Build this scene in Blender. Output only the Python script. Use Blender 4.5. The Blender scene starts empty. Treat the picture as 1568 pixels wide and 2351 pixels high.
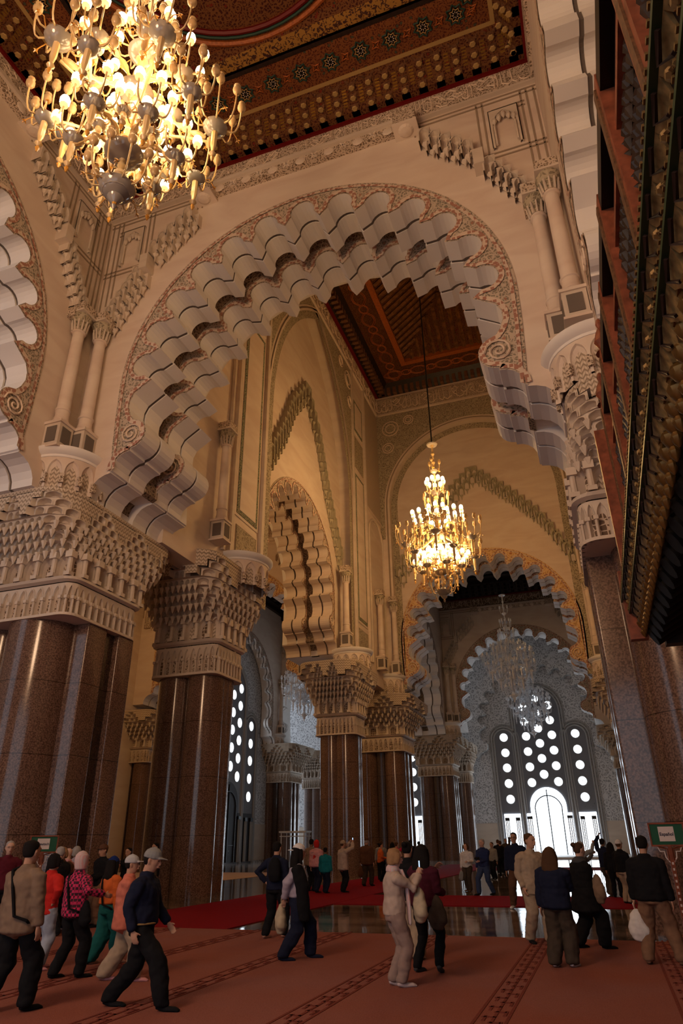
import bpy, math, random
from mathutils import Vector, Matrix
from mathutils.geometry import tessellate_polygon
random.seed(7)
PI = math.pi
sc = bpy.context.scene
col = sc.collection
# ------------------------------------------------------------------ camera, world, lights
F_PX, YAW, PITCH, ROLL = 1550.668, 0.3362982, 0.4549403, -0.0136438
CAM_H = 1.75
cd = bpy.data.cameras.new('camera'); cam = bpy.data.objects.new('camera', cd); col.objects.link(cam)
cd.sensor_fit = 'VERTICAL'; cd.sensor_height = 36.0; cd.lens = F_PX * 36.0 / 2351.0
cd.clip_start = 0.05; cd.clip_end = 400
fwd = Vector((-math.sin(YAW)*math.cos(PITCH), math.cos(YAW)*math.cos(PITCH), math.sin(PITCH)))
rgt = Vector((math.cos(YAW), math.sin(YAW), 0)); upv = rgt.cross(fwd)
r2 = rgt*math.cos(ROLL) + upv*math.sin(ROLL); u2 = -rgt*math.sin(ROLL) + upv*math.cos(ROLL)
cam.matrix_world = Matrix(((r2.x, u2.x, -fwd.x, 0), (r2.y, u2.y, -fwd.y, 0), (r2.z, u2.z, -fwd.z, CAM_H), (0, 0, 0, 1)))
sc.camera = cam
sc.view_settings.view_transform = 'Standard'; sc.view_settings.look = 'None'
sc.view_settings.gamma = 1.0; sc.view_settings.use_curve_mapping = False
sc.view_settings.exposure = 0.0
w = bpy.data.worlds.new('sky'); sc.world = w; w.use_nodes = True
w.node_tree.nodes['Background'].inputs[0].default_value = (0.80, 0.88, 1.0, 1)
w.node_tree.nodes['Background'].inputs[1].default_value = 1.0

def lamp(name, loc, watts, colr, radius=0.6, kind='POINT', rot=None, size=None):
    l = bpy.data.lights.new(name, kind); l.energy = watts; l.color = colr
    if kind == 'POINT': l.shadow_soft_size = radius
    if kind == 'AREA':
        l.shape = 'RECTANGLE'; l.size, l.size_y = size
    o = bpy.data.objects.new(name, l); col.objects.link(o); o.location = loc
    if rot: o.rotation_euler = rot
    return o
WARM = (1.0, 0.58, 0.25); AMBER = (1.0, 0.55, 0.19); COOL = (0.66, 0.80, 1.0)
# light of the chandeliers (inside their bulb clusters)
lamp('chandelier_light', (-6.7, 7.0, 16.0), 600, WARM, 1.2)
lamp('chandelier_light', (-6.7, 7.0, 19.6), 260, WARM, 1.2)
lamp('chandelier_light', (-6.45, 35.5, 16.6), 1500, AMBER, 1.2)
lamp('chandelier_light', (-6.45, 35.5, 20.6), 1700, AMBER, 1.2)
# the next chandelier of the nave, behind the photographer
lamp('chandelier_light', (-7.5, -3.2, 12.0), 2400, (1.0, 0.64, 0.38), 1.6)
lamp('chandelier_light', (-27.5, 34.5, 17.0), 1500, AMBER, 1.5)  # warm point light in the left aisle; no chandelier is built here
# daylight itself comes from the bright panes of the window walls
# added warm fill light behind the photographer, for carpet and arch undersides
lamp('rear_fill', (-6.0, -4.6, 4.5), 20, (1.0, 0.80, 0.68), kind='AREA', rot=(-PI/2, 0, PI), size=(12, 6))

# ------------------------------------------------------------------ materials
MATS = {}
def _new(name):
    m = bpy.data.materials.new(name); m.use_nodes = True; MATS[name] = m
    return m, m.node_tree, m.node_tree.nodes['Principled BSDF']
def L(nt, a, b): nt.links.new(a, b)
def N(nt, t, **kw):
    n = nt.nodes.new(t)
    for k, v in kw.items(): setattr(n, k, v)
    return n
def coords(nt, scale=1.0, kind='Object'):
    tc = N(nt, 'ShaderNodeTexCoord'); mp = N(nt, 'ShaderNodeMapping')
    mp.inputs['Scale'].default_value = (scale,)*3 if not hasattr(scale, '__len__') else scale
    L(nt, tc.outputs[kind], mp.inputs['Vector']); return mp.outputs['Vector']
def ramp(nt, fac, stops, interp='LINEAR'):
    r = N(nt, 'ShaderNodeValToRGB'); r.color_ramp.interpolation = interp
    e = r.color_ramp.elements
    while len(e) < len(stops): e.new(0.5)
    for i, (p, c) in enumerate(stops):
        e[i].position = p; e[i].color = (*c, 1) if len(c) == 3 else c
    L(nt, fac, r.inputs['Fac']); return r.outputs['Color']
def bump(nt, b, h, strength=0.5, dist=0.02):
    n = N(nt, 'ShaderNodeBump'); n.inputs['Strength'].default_value = strength; n.inputs['Distance'].default_value = dist
    L(nt, h, n.inputs['Height']); L(nt, n.outputs['Normal'], b.inputs['Normal'])
def math_(nt, op, a, b=None):
    n = N(nt, 'ShaderNodeMath', operation=op)
    for i, v in enumerate((a, b)):
        if v is None: continue
        if isinstance(v, (int, float)): n.inputs[i].default_value = v
        else: L(nt, v, n.inputs[i])
    return n.outputs[0]
def flat(name, c, rough=0.7, metal=0.0, emit=None, es=1.0, spec=0.3, noise=0.0, nscale=30):
    m, nt, b = _new(name)
    b.inputs['Base Color'].default_value = (*c, 1); b.inputs['Roughness'].default_value = rough
    b.inputs['Metallic'].default_value = metal; b.inputs['Specular IOR Level'].default_value = spec
    if noise:
        n = N(nt, 'ShaderNodeTexNoise'); n.inputs['Scale'].default_value = nscale; L(nt, coords(nt), n.inputs['Vector'])
        L(nt, ramp(nt, n.outputs['Fac'], [(0.3, tuple(x*(1-noise) for x in c)), (0.7, tuple(min(1, x*(1+noise)) for x in c))]), b.inputs['Base Color'])
    if emit:
        b.inputs['Emission Color'].default_value = (*emit, 1); b.inputs['Emission Strength'].default_value = es
    return m
def plaster(name, c1, c2):
    m, nt, b = _new(name); v = coords(nt, (0.25, 0.25, 0.9))
    n = N(nt, 'ShaderNodeTexNoise'); n.inputs['Scale'].default_value = 1.4; n.inputs['Detail'].default_value = 5; n.inputs['Distortion'].default_value = 0.8
    L(nt, v, n.inputs['Vector'])
    L(nt, ramp(nt, n.outputs['Fac'], [(0.35, c1), (0.65, c2)]), b.inputs['Base Color'])
    b.inputs['Roughness'].default_value = 0.62; b.inputs['Specular IOR Level'].default_value = 0.25
    return m
plaster('plaster', (0.66, 0.53, 0.44), (0.74, 0.63, 0.53))
plaster('plaster_white', (0.78, 0.74, 0.71), (0.82, 0.78, 0.75))
plaster('stucco', (0.60, 0.50, 0.41), (0.68, 0.58, 0.48))
def carved(name, bg, fg, accent, scale=2.2, bs=0.7):
    # arabesque: warped rings and scrolls raised from a darker ground
    m, nt, b = _new(name); v = coords(nt, scale)
    n = N(nt, 'ShaderNodeTexNoise'); n.inputs['Scale'].default_value = 1.2; L(nt, v, n.inputs['Vector'])
    mx = N(nt, 'ShaderNodeMixRGB'); mx.inputs[0].default_value = 0.28; L(nt, v, mx.inputs[1]); L(nt, n.outputs['Color'], mx.inputs[2])
    vo = N(nt, 'ShaderNodeTexVoronoi'); vo.inputs['Scale'].default_value = 1.6; L(nt, mx.outputs[0], vo.inputs['Vector'])
    s = math_(nt, 'SINE', math_(nt, 'MULTIPLY', vo.outputs['Distance'], 22.0))
    v2 = N(nt, 'ShaderNodeTexVoronoi', feature='DISTANCE_TO_EDGE'); v2.inputs['Scale'].default_value = 4.5; L(nt, mx.outputs[0], v2.inputs['Vector'])
    e = math_(nt, 'LESS_THAN', v2.outputs['Distance'], 0.09)
    h = math_(nt, 'MAXIMUM', math_(nt, 'GREATER_THAN', s, 0.25), e)
    m1 = N(nt, 'ShaderNodeMixRGB'); L(nt, h, m1.inputs[0]); m1.inputs[1].default_value = (*bg, 1); m1.inputs[2].default_value = (*fg, 1)
    sel = math_(nt, 'LESS_THAN', vo.outputs['Distance'], 0.17)
    m2 = N(nt, 'ShaderNodeMixRGB'); L(nt, sel, m2.inputs[0]); L(nt, m1.outputs[0], m2.inputs[1]); m2.inputs[2].default_value = (*accent, 1)
    L(nt, m2.outputs[0], b.inputs['Base Color']); b.inputs['Roughness'].default_value = 0.8; b.inputs['Specular IOR Level'].default_value = 0.15
    bump(nt, b, h, bs, 0.04); return m
carved('carved_red', (0.235, 0.20, 0.15), (0.52, 0.42, 0.33), (0.36, 0.19, 0.13), 2.6)
carved('carved_grey', (0.24, 0.20, 0.14), (0.46, 0.39, 0.28), (0.34, 0.28, 0.19), 2.0)
carved('carved_cream', (0.20, 0.14, 0.095), (0.62, 0.50, 0.39), (0.46, 0.36, 0.27), 3.2)
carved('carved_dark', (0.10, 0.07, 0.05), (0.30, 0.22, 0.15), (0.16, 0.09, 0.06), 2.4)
carved('carved_orange', (0.50, 0.28, 0.12), (0.72, 0.50, 0.27), (0.45, 0.17, 0.07), 1.8)
carved('carved_wall', (0.36, 0.36, 0.37), (0.72, 0.72, 0.73), (0.50, 0.50, 0.51), 1.1, 1.0)
carved('painted_wood', (0.055, 0.012, 0.008), (0.15, 0.06, 0.02), (0.15, 0.02, 0.01), 2.8, 0.4)
carved('painted_star', (0.085, 0.020, 0.010), (0.19, 0.065, 0.02), (0.06, 0.06, 0.035), 3.2, 0.4)
carved('marble_green', (0.05, 0.09, 0.06), (0.30, 0.28, 0.19), (0.20, 0.08, 0.05), 3.0, 0.1)
def diaper(name, c1, c2, scale):
    # raised zigzag net
    m, nt, b = _new(name); tc = N(nt, 'ShaderNodeTexCoord'); sp = N(nt, 'ShaderNodeSeparateXYZ'); L(nt, tc.outputs['Object'], sp.inputs[0])
    ns = N(nt, 'ShaderNodeSeparateXYZ'); L(nt, tc.outputs['Normal'], ns.inputs[0])
    sel = math_(nt, 'GREATER_THAN', math_(nt, 'ABSOLUTE', ns.outputs[0]), math_(nt, 'ABSOLUTE', ns.outputs[1])); z = sp.outputs[2]
    xy = math_(nt, 'ADD', math_(nt, 'MULTIPLY', sel, sp.outputs[1]), math_(nt, 'MULTIPLY', math_(nt, 'SUBTRACT', 1.0, sel), sp.outputs[0]))
    tri = math_(nt, 'PINGPONG', math_(nt, 'MULTIPLY', xy, scale), 0.5)
    f = math_(nt, 'FRACT', math_(nt, 'ADD', math_(nt, 'MULTIPLY', z, scale*0.9), math_(nt, 'MULTIPLY', tri, 1.3)))
    h = math_(nt, 'MULTIPLY', math_(nt, 'GREATER_THAN', f, 0.42), math_(nt, 'GREATER_THAN', math_(nt, 'FRACT', math_(nt, 'MULTIPLY', xy, scale*2)), 0.12))
    mx = N(nt, 'ShaderNodeMixRGB'); L(nt, h, mx.inputs[0]); mx.inputs[1].default_value = (*c1, 1); mx.inputs[2].default_value = (*c2, 1)
    L(nt, mx.outputs[0], b.inputs['Base Color']); b.inputs['Roughness'].default_value = 0.8; b.inputs['Specular IOR Level'].default_value = 0.15
    bump(nt, b, h, 0.8, 0.05); return m
diaper('diaper', (0.34, 0.26, 0.19), (0.66, 0.55, 0.44), 7.0)
def granite(name, c1, c2, rough):
    m, nt, b = _new(name); v = coords(nt)
    n = N(nt, 'ShaderNodeTexNoise'); n.inputs['Scale'].default_value = 26; n.inputs['Detail'].default_value = 3; L(nt, v, n.inputs['Vector'])
    n2 = N(nt, 'ShaderNodeTexNoise'); n2.inputs['Scale'].default_value = 0.5; L(nt, v, n2.inputs['Vector'])
    c = ramp(nt, n.outputs['Fac'], [(0.38, c1), (0.62, c2)])
    c3 = ramp(nt, n2.outputs['Fac'], [(0.35, (0.85, 0.85, 0.85)), (0.65, (1.1, 1.1, 1.1))])
    mx = N(nt, 'ShaderNodeMixRGB', blend_type='MULTIPLY'); mx.inputs[0].default_value = 1; L(nt, c, mx.inputs[1]); L(nt, c3, mx.inputs[2])
    sp = N(nt, 'ShaderNodeSeparateXYZ'); tc = N(nt, 'ShaderNodeTexCoord'); L(nt, tc.outputs['Object'], sp.inputs[0])
    fz = math_(nt, 'FRACT', math_(nt, 'DIVIDE', sp.outputs[2], 2.05)); j = math_(nt, 'GREATER_THAN', fz, 0.991)
    m2 = N(nt, 'ShaderNodeMixRGB'); L(nt, j, m2.inputs[0]); L(nt, mx.outputs[0], m2.inputs[1]); m2.inputs[2].default_value = (c1[0]*.4, c1[1]*.4, c1[2]*.4, 1)
    L(nt, m2.outputs[0], b.inputs['Base Color']); b.inputs['Roughness'].default_value = rough; b.inputs['Specular IOR Level'].default_value = 0.5
    return m
granite('granite', (0.075, 0.040, 0.028), (0.205, 0.120, 0.088), 0.13)
granite('granite_dark', (0.035, 0.02, 0.015), (0.09, 0.055, 0.04), 0.2)
def marble_floor():
    m, nt, b = _new('floor_marble'); v = coords(nt, (0.12, 0.9, 1))
    n = N(nt, 'ShaderNodeTexNoise'); n.inputs['Scale'].default_value = 1.6; n.inputs['Detail'].default_value = 8; n.inputs['Distortion'].default_value = 0.5; L(nt, v, n.inputs['Vector'])
    c = ramp(nt, n.outputs['Fac'], [(0.3, (0.045, 0.03, 0.022)), (0.5, (0.14, 0.095, 0.07)), (0.7, (0.30, 0.22, 0.17))])
    sp = N(nt, 'ShaderNodeSeparateXYZ'); tc = N(nt, 'ShaderNodeTexCoord'); L(nt, tc.outputs['Object'], sp.inputs[0])
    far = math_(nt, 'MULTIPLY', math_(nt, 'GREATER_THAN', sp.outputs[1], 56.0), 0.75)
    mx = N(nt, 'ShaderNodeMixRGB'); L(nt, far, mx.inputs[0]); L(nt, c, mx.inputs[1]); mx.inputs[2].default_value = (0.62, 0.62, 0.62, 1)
    L(nt, mx.outputs[0], b.inputs['Base Color']); b.inputs['Roughness'].default_value = 0.07; b.inputs['Specular IOR Level'].default_value = 0.6
    n3 = N(nt, 'ShaderNodeTexNoise'); n3.inputs['Scale'].default_value = 2.2; L(nt, coords(nt, (1.2, 0.6, 1)), n3.inputs['Vector'])
    bump(nt, b, n3.outputs['Fac'], 0.10, 0.03)
marble_floor()
def carpet():
    m, nt, b = _new('carpet_salmon'); v = coords(nt, 1)
    n = N(nt, 'ShaderNodeTexNoise'); n.inputs['Scale'].default_value = 130; n.inputs['Detail'].default_value = 2; L(nt, v, n.inputs['Vector'])
    n2 = N(nt, 'ShaderNodeTexNoise'); n2.inputs['Scale'].default_value = 0.35; n2.inputs['Detail'].default_value = 3; L(nt, v, n2.inputs['Vector'])
    c = ramp(nt, n.outputs['Fac'], [(0.35, (0.20, 0.075, 0.062)), (0.65, (0.31, 0.13, 0.115))])
    c2 = ramp(nt, n2.outputs['Fac'], [(0.35, (1.0, 0.78, 0.6)), (0.65, (1.0, 1.05, 1.1))])
    mx = N(nt, 'ShaderNodeMixRGB', blend_type='MULTIPLY'); mx.inputs[0].default_value = .8; L(nt, c, mx.inputs[1]); L(nt, c2, mx.inputs[2])
    L(nt, mx.outputs[0], b.inputs['Base Color']); b.inputs['Roughness'].default_value = 0.97; b.inputs['Specular IOR Level'].default_value = 0.05
    bump(nt, b, n.outputs['Fac'], 0.5, 0.01)
carpet()
flat('carpet_line', (0.17, 0.045, 0.035), 0.95, spec=0.05, noise=.3, nscale=60)
flat('carpet_red', (0.20, 0.004, 0.010), 0.95, spec=0.05, noise=.25, nscale=70)
flat('carpet_beige', (0.42, 0.30, 0.24), 0.95, spec=0.05, noise=.15)
flat('red_paint', (0.14, 0.004, 0.004), 0.5)
flat('gold', (0.55, 0.36, 0.10), 0.35, 0.85)
flat('gold_dull', (0.16, 0.095, 0.03), 0.5, 0.4)
flat('gold_paint', (0.42, 0.27, 0.10), 0.6)
flat('teal_paint', (0.02, 0.06, 0.045), 0.6)
flat('orange_wood', (0.36, 0.095, 0.02), 0.5, noise=.25, nscale=12)
flat('wood_red', (0.20, 0.055, 0.025), 0.4, noise=.35, nscale=9)
flat('wood_dark', (0.020, 0.010, 0.007), 0.42, noise=.4, nscale=8, spec=.3)
flat('wood_black', (0.006, 0.0045, 0.004), 0.38, spec=.25)
flat('line_brown', (0.33, 0.25, 0.18), 0.8)
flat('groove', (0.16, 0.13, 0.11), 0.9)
flat('window_light', (0.9, 0.95, 1.0), 0.5, emit=(0.80, 0.90, 1.0), es=5.0)
flat('iron', (0.03, 0.032, 0.035), 0.4, 0.6)
flat('metal_white', (0.75, 0.76, 0.78), 0.4)
flat('bulb_glow', (1, 0.9, 0.7), 0.4, emit=(1.0, 0.78, 0.45), es=8.0)
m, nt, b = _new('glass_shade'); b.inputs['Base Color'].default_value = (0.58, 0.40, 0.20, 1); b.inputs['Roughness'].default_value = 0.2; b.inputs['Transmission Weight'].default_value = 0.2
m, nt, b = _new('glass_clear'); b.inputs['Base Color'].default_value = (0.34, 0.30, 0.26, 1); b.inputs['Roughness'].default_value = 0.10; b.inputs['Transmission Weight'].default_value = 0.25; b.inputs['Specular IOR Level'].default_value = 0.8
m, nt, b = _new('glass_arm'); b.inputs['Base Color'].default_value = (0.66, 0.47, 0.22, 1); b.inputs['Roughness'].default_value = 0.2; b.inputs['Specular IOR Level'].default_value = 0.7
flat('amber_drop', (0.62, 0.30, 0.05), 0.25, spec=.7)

# ------------------------------------------------------------------ mesh builder
class MB:
    def __init__(s): s.v = []; s.f = []; s.m = []; s.mats = []
    def mi(s, name):
        if name not in s.mats: s.mats.append(name)
        return s.mats.index(name)
    def add(s, vs, fs, mat):
        o = len(s.v); s.v.extend(tuple(p) for p in vs); k = s.mi(mat)
        for f in fs: s.f.append(tuple(i+o for i in f)); s.m.append(k)
    def box(s, c, d, mat, rz=0.0, tf=None):
        x, y, z = (q/2 for q in d); P = []
        for sx, sy, sz in ((-1,-1,-1),(1,-1,-1),(1,1,-1),(-1,1,-1),(-1,-1,1),(1,-1,1),(1,1,1),(-1,1,1)):
            p = Vector((sx*x, sy*y, sz*z))
            if rz: p = Matrix.Rotation(rz, 3, 'Z') @ p
            p += Vector(c); P.append(tf(p) if tf else p)
        s.add(P, [(0,3,2,1),(4,5,6,7),(0,1,5,4),(1,2,6,5),(2,3,7,6),(3,0,4,7)], mat)
    def bx(s, x0, x1, y0, y1, z0, z1, mat): s.box(((x0+x1)/2, (y0+y1)/2, (z0+z1)/2), (abs(x1-x0), abs(y1-y0), abs(z1-z0)), mat)
    def lathe(s, prof, c, mat, n=12, mtx=None, a0=0.0, a1=2*PI):
        full = abs(a1-a0-2*PI) < 1e-6; cnt = n if full else n+1; P = []; c = Vector(c)
        for r, z in prof:
            for i in range(cnt):
                a = a0+(a1-a0)*i/n; p = Vector((r*math.cos(a), r*math.sin(a), z))
                P.append((mtx @ p if mtx else p) + c)
        F = []
        for j in range(len(prof)-1):
            for i in range(n):
                k = (i+1) % cnt; F.append((j*cnt+i, j*cnt+k, (j+1)*cnt+k, (j+1)*cnt+i))
        if full: F.append(tuple(range(cnt-1, -1, -1))); F.append(tuple((len(prof)-1)*cnt+i for i in range(cnt)))
        s.add(P, F, mat)
    def cyl(s, p0, p1, r0, r1=None, mat='plaster', n=8):
        r1 = r0 if r1 is None else r1; p0 = Vector(p0); p1 = Vector(p1); d = p1-p0
        if d.length < 1e-6: return
        q = d.to_track_quat('Z', 'Y').to_matrix()
        s.lathe([(r0, 0), (r1, d.length)], p0, mat, n, q)
    def tube(s, pts, r, mat, n=6, rads=None):
        pts = [Vector(p) for p in pts]; P = []; prev = None
        for i, p in enumerate(pts):
            t = (pts[min(i+1, len(pts)-1)]-pts[max(i-1, 0)]).normalized()
            a = prev if prev is not None else (Vector((0, 0, 1)) if abs(t.z) < .9 else Vector((1, 0, 0)))
            x = (a - t*a.dot(t)).normalized(); prev = x; y = t.cross(x); rr = rads[i] if rads else r
            for k in range(n): P.append(p+(x*math.cos(2*PI*k/n)+y*math.sin(2*PI*k/n))*rr)
        F = [(j*n+k, j*n+(k+1) % n, (j+1)*n+(k+1) % n, (j+1)*n+k) for j in range(len(pts)-1) for k in range(n)]
        F += [tuple(range(n-1, -1, -1)), tuple((len(pts)-1)*n+k for k in range(n))]
        s.add(P, F, mat)
    def poly_extrude(s, pts, y0, y1, mat_face, mat_side, back=True, skip=()):
        # pts: (x, z) outline; extruded along y
        n = len(pts); tri = tessellate_polygon([[Vector((p[0], p[1], 0)) for p in pts]])
        V = [(p[0], y0, p[1]) for p in pts]; s.add(V, tri, mat_face)
        if back: s.add([(p[0], y1, p[1]) for p in pts], [t[::-1] for t in tri], mat_face)
        V2 = V + [(p[0], y1, p[1]) for p in pts]
        s.add(V2, [(i, (i+1) % n, n+(i+1) % n, n+i) for i in range(n) if i not in skip], mat_side)
    def plan_extrude(s, pts, z0, z1, mat):
        n = len(pts); tri = tessellate_polygon([[Vector((p[0], p[1], 0)) for p in pts]])
        s.add([(p[0], p[1], z0) for p in pts], tri, mat); s.add([(p[0], p[1], z1) for p in pts], tri, mat)
        s.add([(p[0], p[1], z0) for p in pts]+[(p[0], p[1], z1) for p in pts], [(i, (i+1) % n, n+(i+1) % n, n+i) for i in range(n)], mat)
    def build(s, name, parent=None, smooth=False, kind=None, loc=None, rot=None):
        me = bpy.data.meshes.new(name); me.from_pydata([tuple(p) for p in s.v], [], s.f)
        for n in s.mats: me.materials.append(MATS[n])
        me.polygons.foreach_set('material_index', s.m)
        if smooth: me.polygons.foreach_set('use_smooth', [True]*len(s.f))
        me.update(); o = bpy.data.objects.new(name, me); col.objects.link(o)
        if smooth == 'auto': 
            me.set_sharp_from_angle(angle=0.7)
        if parent: o.parent = parent
        if kind: o['kind'] = kind
        if loc: o.location = loc
        if rot: o.rotation_euler = rot
        return o
def thing(name, label, cat, loc=(0, 0, 0), rz=0.0, group=None):
    o = bpy.data.objects.new(name, None); col.objects.link(o); o.location = loc; o.rotation_euler = (0, 0, rz)
    o.empty_display_size = .3
    tag(o, label, cat, group); return o
def tag(o, label, cat, group=None):
    o['label'] = label; o['category'] = cat
    if group: o['group'] = group
    return o
def dup(root, loc, rz=0.0, label=None, group=None, sx=None):
    r = root.copy(); col.objects.link(r); r.location = loc; r.rotation_euler = (0, 0, rz)
    if sx: r.scale = (sx, sx, sx)
    if label: r['label'] = label
    if group: r['group'] = group
    for ch in list(root.children):
        c = ch.copy(); col.objects.link(c); c.parent = r
        for g in list(ch.children):
            d = g.copy(); col.objects.link(d); d.parent = c
    return r
carved('carved_panel', (0.13, 0.085, 0.055), (0.56, 0.45, 0.35), (0.28, 0.20, 0.14), 3.4)
def lattice_mat(name, c_hole, c_bar, sc_, emit=0, rnd=.15, th=.16):
    m, nt, b = _new(name); tc = N(nt, 'ShaderNodeTexCoord'); v = N(nt, 'ShaderNodeTexVoronoi', feature='DISTANCE_TO_EDGE'); v.inputs['Scale'].default_value = sc_; v.inputs['Randomness'].default_value = rnd
    L(nt, tc.outputs['Object'], v.inputs['Vector']); h = math_(nt, 'LESS_THAN', v.outputs['Distance'], th)
    mx = N(nt, 'ShaderNodeMixRGB'); L(nt, h, mx.inputs[0]); mx.inputs[1].default_value = (*c_hole, 1); mx.inputs[2].default_value = (*c_bar, 1); L(nt, mx.outputs[0], b.inputs['Base Color'])
    bump(nt, b, h, .8, .03); b.inputs['Roughness'].default_value = .7
    if emit:
        inv = math_(nt, 'SUBTRACT', 1.0, h); L(nt, math_(nt, 'MULTIPLY', inv, emit), b.inputs['Emission Strength']); b.inputs['Emission Color'].default_value = (.8, .88, 1, 1)
    return m
lattice_mat('lattice_panel', (0.14, 0.085, 0.05), (0.60, 0.48, 0.37), 7.0, 0, .4, .09)
# ------------------------------------------------------------------ the lobed arches and their walls
def arc_pts(cx, cz, r, a0, a1, n): return [(cx+r*math.cos(a0+(a1-a0)*i/n), cz+r*math.sin(a0+(a1-a0)*i/n)) for i in range(n+1)]
def arch_curves(s=1.0, nl=13, seg=12):
    cove = [(-7.5, -4.25), (-7.47, -4.0), (-7.36, -3.78), (-7.18, -3.6), (-6.95, -3.5), (-6.72, -3.46), (-6.72, -3.42)]
    ring = [(-6.66, -3.4), (-6.72, -2.4), (-6.78, -1.2)] + [(6.8*math.cos(PI-PI*i/48), 6.8*math.sin(PI-PI*i/48)) for i in range(49)]
    ring += [(-x, z) for x, z in ring[:3][::-1]]
    left = [(-6.655, -3.39), (-6.64, -3.2), (-6.56, -3.02), (-6.42, -2.88), (-6.24, -2.79), (-6.05, -2.77), (-6.05, -2.70)]
    left += arc_pts(-6.08, -2.12, 0.56, -PI/2+.1, PI/2-.2, 10)
    left += [(-6.08, -1.52), (-6.22, -1.32), (-6.34, -1.0), (-6.33, -.7), (-6.2, -.42), (-5.98, -.27)]
    prof = list(left); step = PI/nl
    for i in range(nl):
        a1 = PI-step*i; a0 = a1-step; am = (a0+a1)/2
        tip = (5.56*math.cos(a1), 5.56*math.sin(a1)); prof.append(tip)
        rc = 5.97; h = rc*math.sin(step*0.315); cx, cz = rc*math.cos(am), rc*math.sin(am)
        for k in range(seg+1):
            t = (-.07*PI+1.14*PI*k/seg); u = h*math.cos(t); v = h*math.sin(t)*1.05
            prof.append((cx + (-math.sin(am))*u + math.cos(am)*v, cz + math.cos(am)*u + math.sin(am)*v))
    prof.append((5.56, 0)); prof += [(-x, z) for x, z in left[::-1]]
    f = lambda L_: [(x*s, z*s) for x, z in L_]
    return f(cove), f(ring), f(prof)
def lobed_arch(label, loc, rz, s, zc, T, ringmat='carved_red', recess='carved_dark', white='plaster_white', group=None, single=False):
    cove, ring, prof = arch_curves(s)
    root = thing('lobed_arch', label, 'arch', loc, rz, group)
    up = lambda P: [(x, z+zc) for x, z in P]
    R = [(x*1.012, z*1.012) for x, z in ring]
    def layer(name, y0, y1, mf, pr, ms=white, rr=None):
        mb = MB(); poly = up(pr) + up(rr or R)[::-1]
        mb.poly_extrude(poly, y0, y1, mf, ms); return mb
    wide = [(x*1.012, z*1.008) for x, z in prof]; deep = [(x*1.055, z*1.04) for x, z in prof]
    def full(name, y0, y1):
        g = (y0+y1)/2; mb = layer(name, y0, g-.06, ringmat, prof)
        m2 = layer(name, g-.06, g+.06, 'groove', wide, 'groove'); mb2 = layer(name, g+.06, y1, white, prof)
        o = mb.build(name, root)
        for q, nm in ((m2, 'shadow_groove'), (mb2, 'rear_voussoir_lobe')): q.build(nm, o)
        # raised key-pattern strip that follows the lobes, and the dotted outer border
        st = MB(); P = up(prof); n = len(P); inner = []; outer = []
        for i, p in enumerate(P):
            a = P[max(i-1, 0)]; b = P[min(i+1, n-1)]; t = Vector((b[0]-a[0], b[1]-a[1])); 
            if t.length < 1e-6: t = Vector((1, 0))
            t.normalize(); nn = Vector((-t.y, t.x))
            inner.append((p[0]+nn.x*.03*s, p[1]+nn.y*.03*s)); outer.append((p[0]+nn.x*.19*s, p[1]+nn.y*.19*s))
        V = [(x, y0-.035, z) for x, z in inner] + [(x, y0-.035, z) for x, z in outer]
        st.add(V, [(i, i+1, n+i+1, n+i) for i in range(n-1)], 'key_pattern')
        Rg = up(ring); c = Vector((0, zc))
        V = []; 
        for x, z in Rg:
            d = Vector((x, z-zc)).normalized(); V.append((x-d.x*.02*s, y0-.04, z-d.y*.02*s))
        for x, z in Rg:
            d = Vector((x, z-zc)).normalized(); V.append((x-d.x*.13*s, y0-.04, z-d.y*.13*s))
        m_ = len(Rg); st.add(V, [(i, i+1, m_+i+1, m_+i) for i in range(m_-1)], 'key_pattern')
        # spiral rosettes on the two rolls at the springing
        for sx in (-1, 1):
            pts = [(sx*(-6.1+(.40-.014*k)*math.cos(k*.55))*s, y0-.05, zc+(-2.12+(.40-.014*k)*math.sin(k*.55))*s) for k in range(26)]
            st.tube(pts, .035*s, 'key_light', 4)
        st.build('key_pattern_border', o)
        return o
    full('front_lobe_ring', -.03, T*.38); springers(root, s, zc, T, recess, white, single)
    if not single:
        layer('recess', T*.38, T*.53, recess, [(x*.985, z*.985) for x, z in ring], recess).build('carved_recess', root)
        full('rear_lobe_ring', T*.52, T*.90)
    return root
def springers(root, s, zc, T, recess, white, single):
    cove, ring, prof = arch_curves(s)
    bands = [(0, T*.19-.06, 0, white), (T*.19-.06, T*.19+.06, .05, 'groove'), (T*.19+.06, T*.38, 0, white)]
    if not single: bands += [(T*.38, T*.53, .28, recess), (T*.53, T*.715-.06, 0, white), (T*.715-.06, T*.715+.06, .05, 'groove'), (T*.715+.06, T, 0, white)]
    else: bands += [(T*.38, T, 0, white)]
    for sx in (-1, 1):
        m_ = MB()
        for y0, y1, d, mt in bands:
            P = [(sx*(x-d*s*.8), zc+z+(d*s if j > 0 else 0)) for j, (x, z) in enumerate(cove)] + [(sx*-6.66*s, zc-3.4*s+d), (sx*-7.72*s-sx*d, zc-3.39*s+d), (sx*-7.72*s-sx*d, zc-4.25*s)]
            m_.poly_extrude(P, y0-(.002 if y0 == 0 else 0), y1, 'plaster' if y0 == 0 else mt, mt)
        m_.build('springer_block', root)
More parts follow.
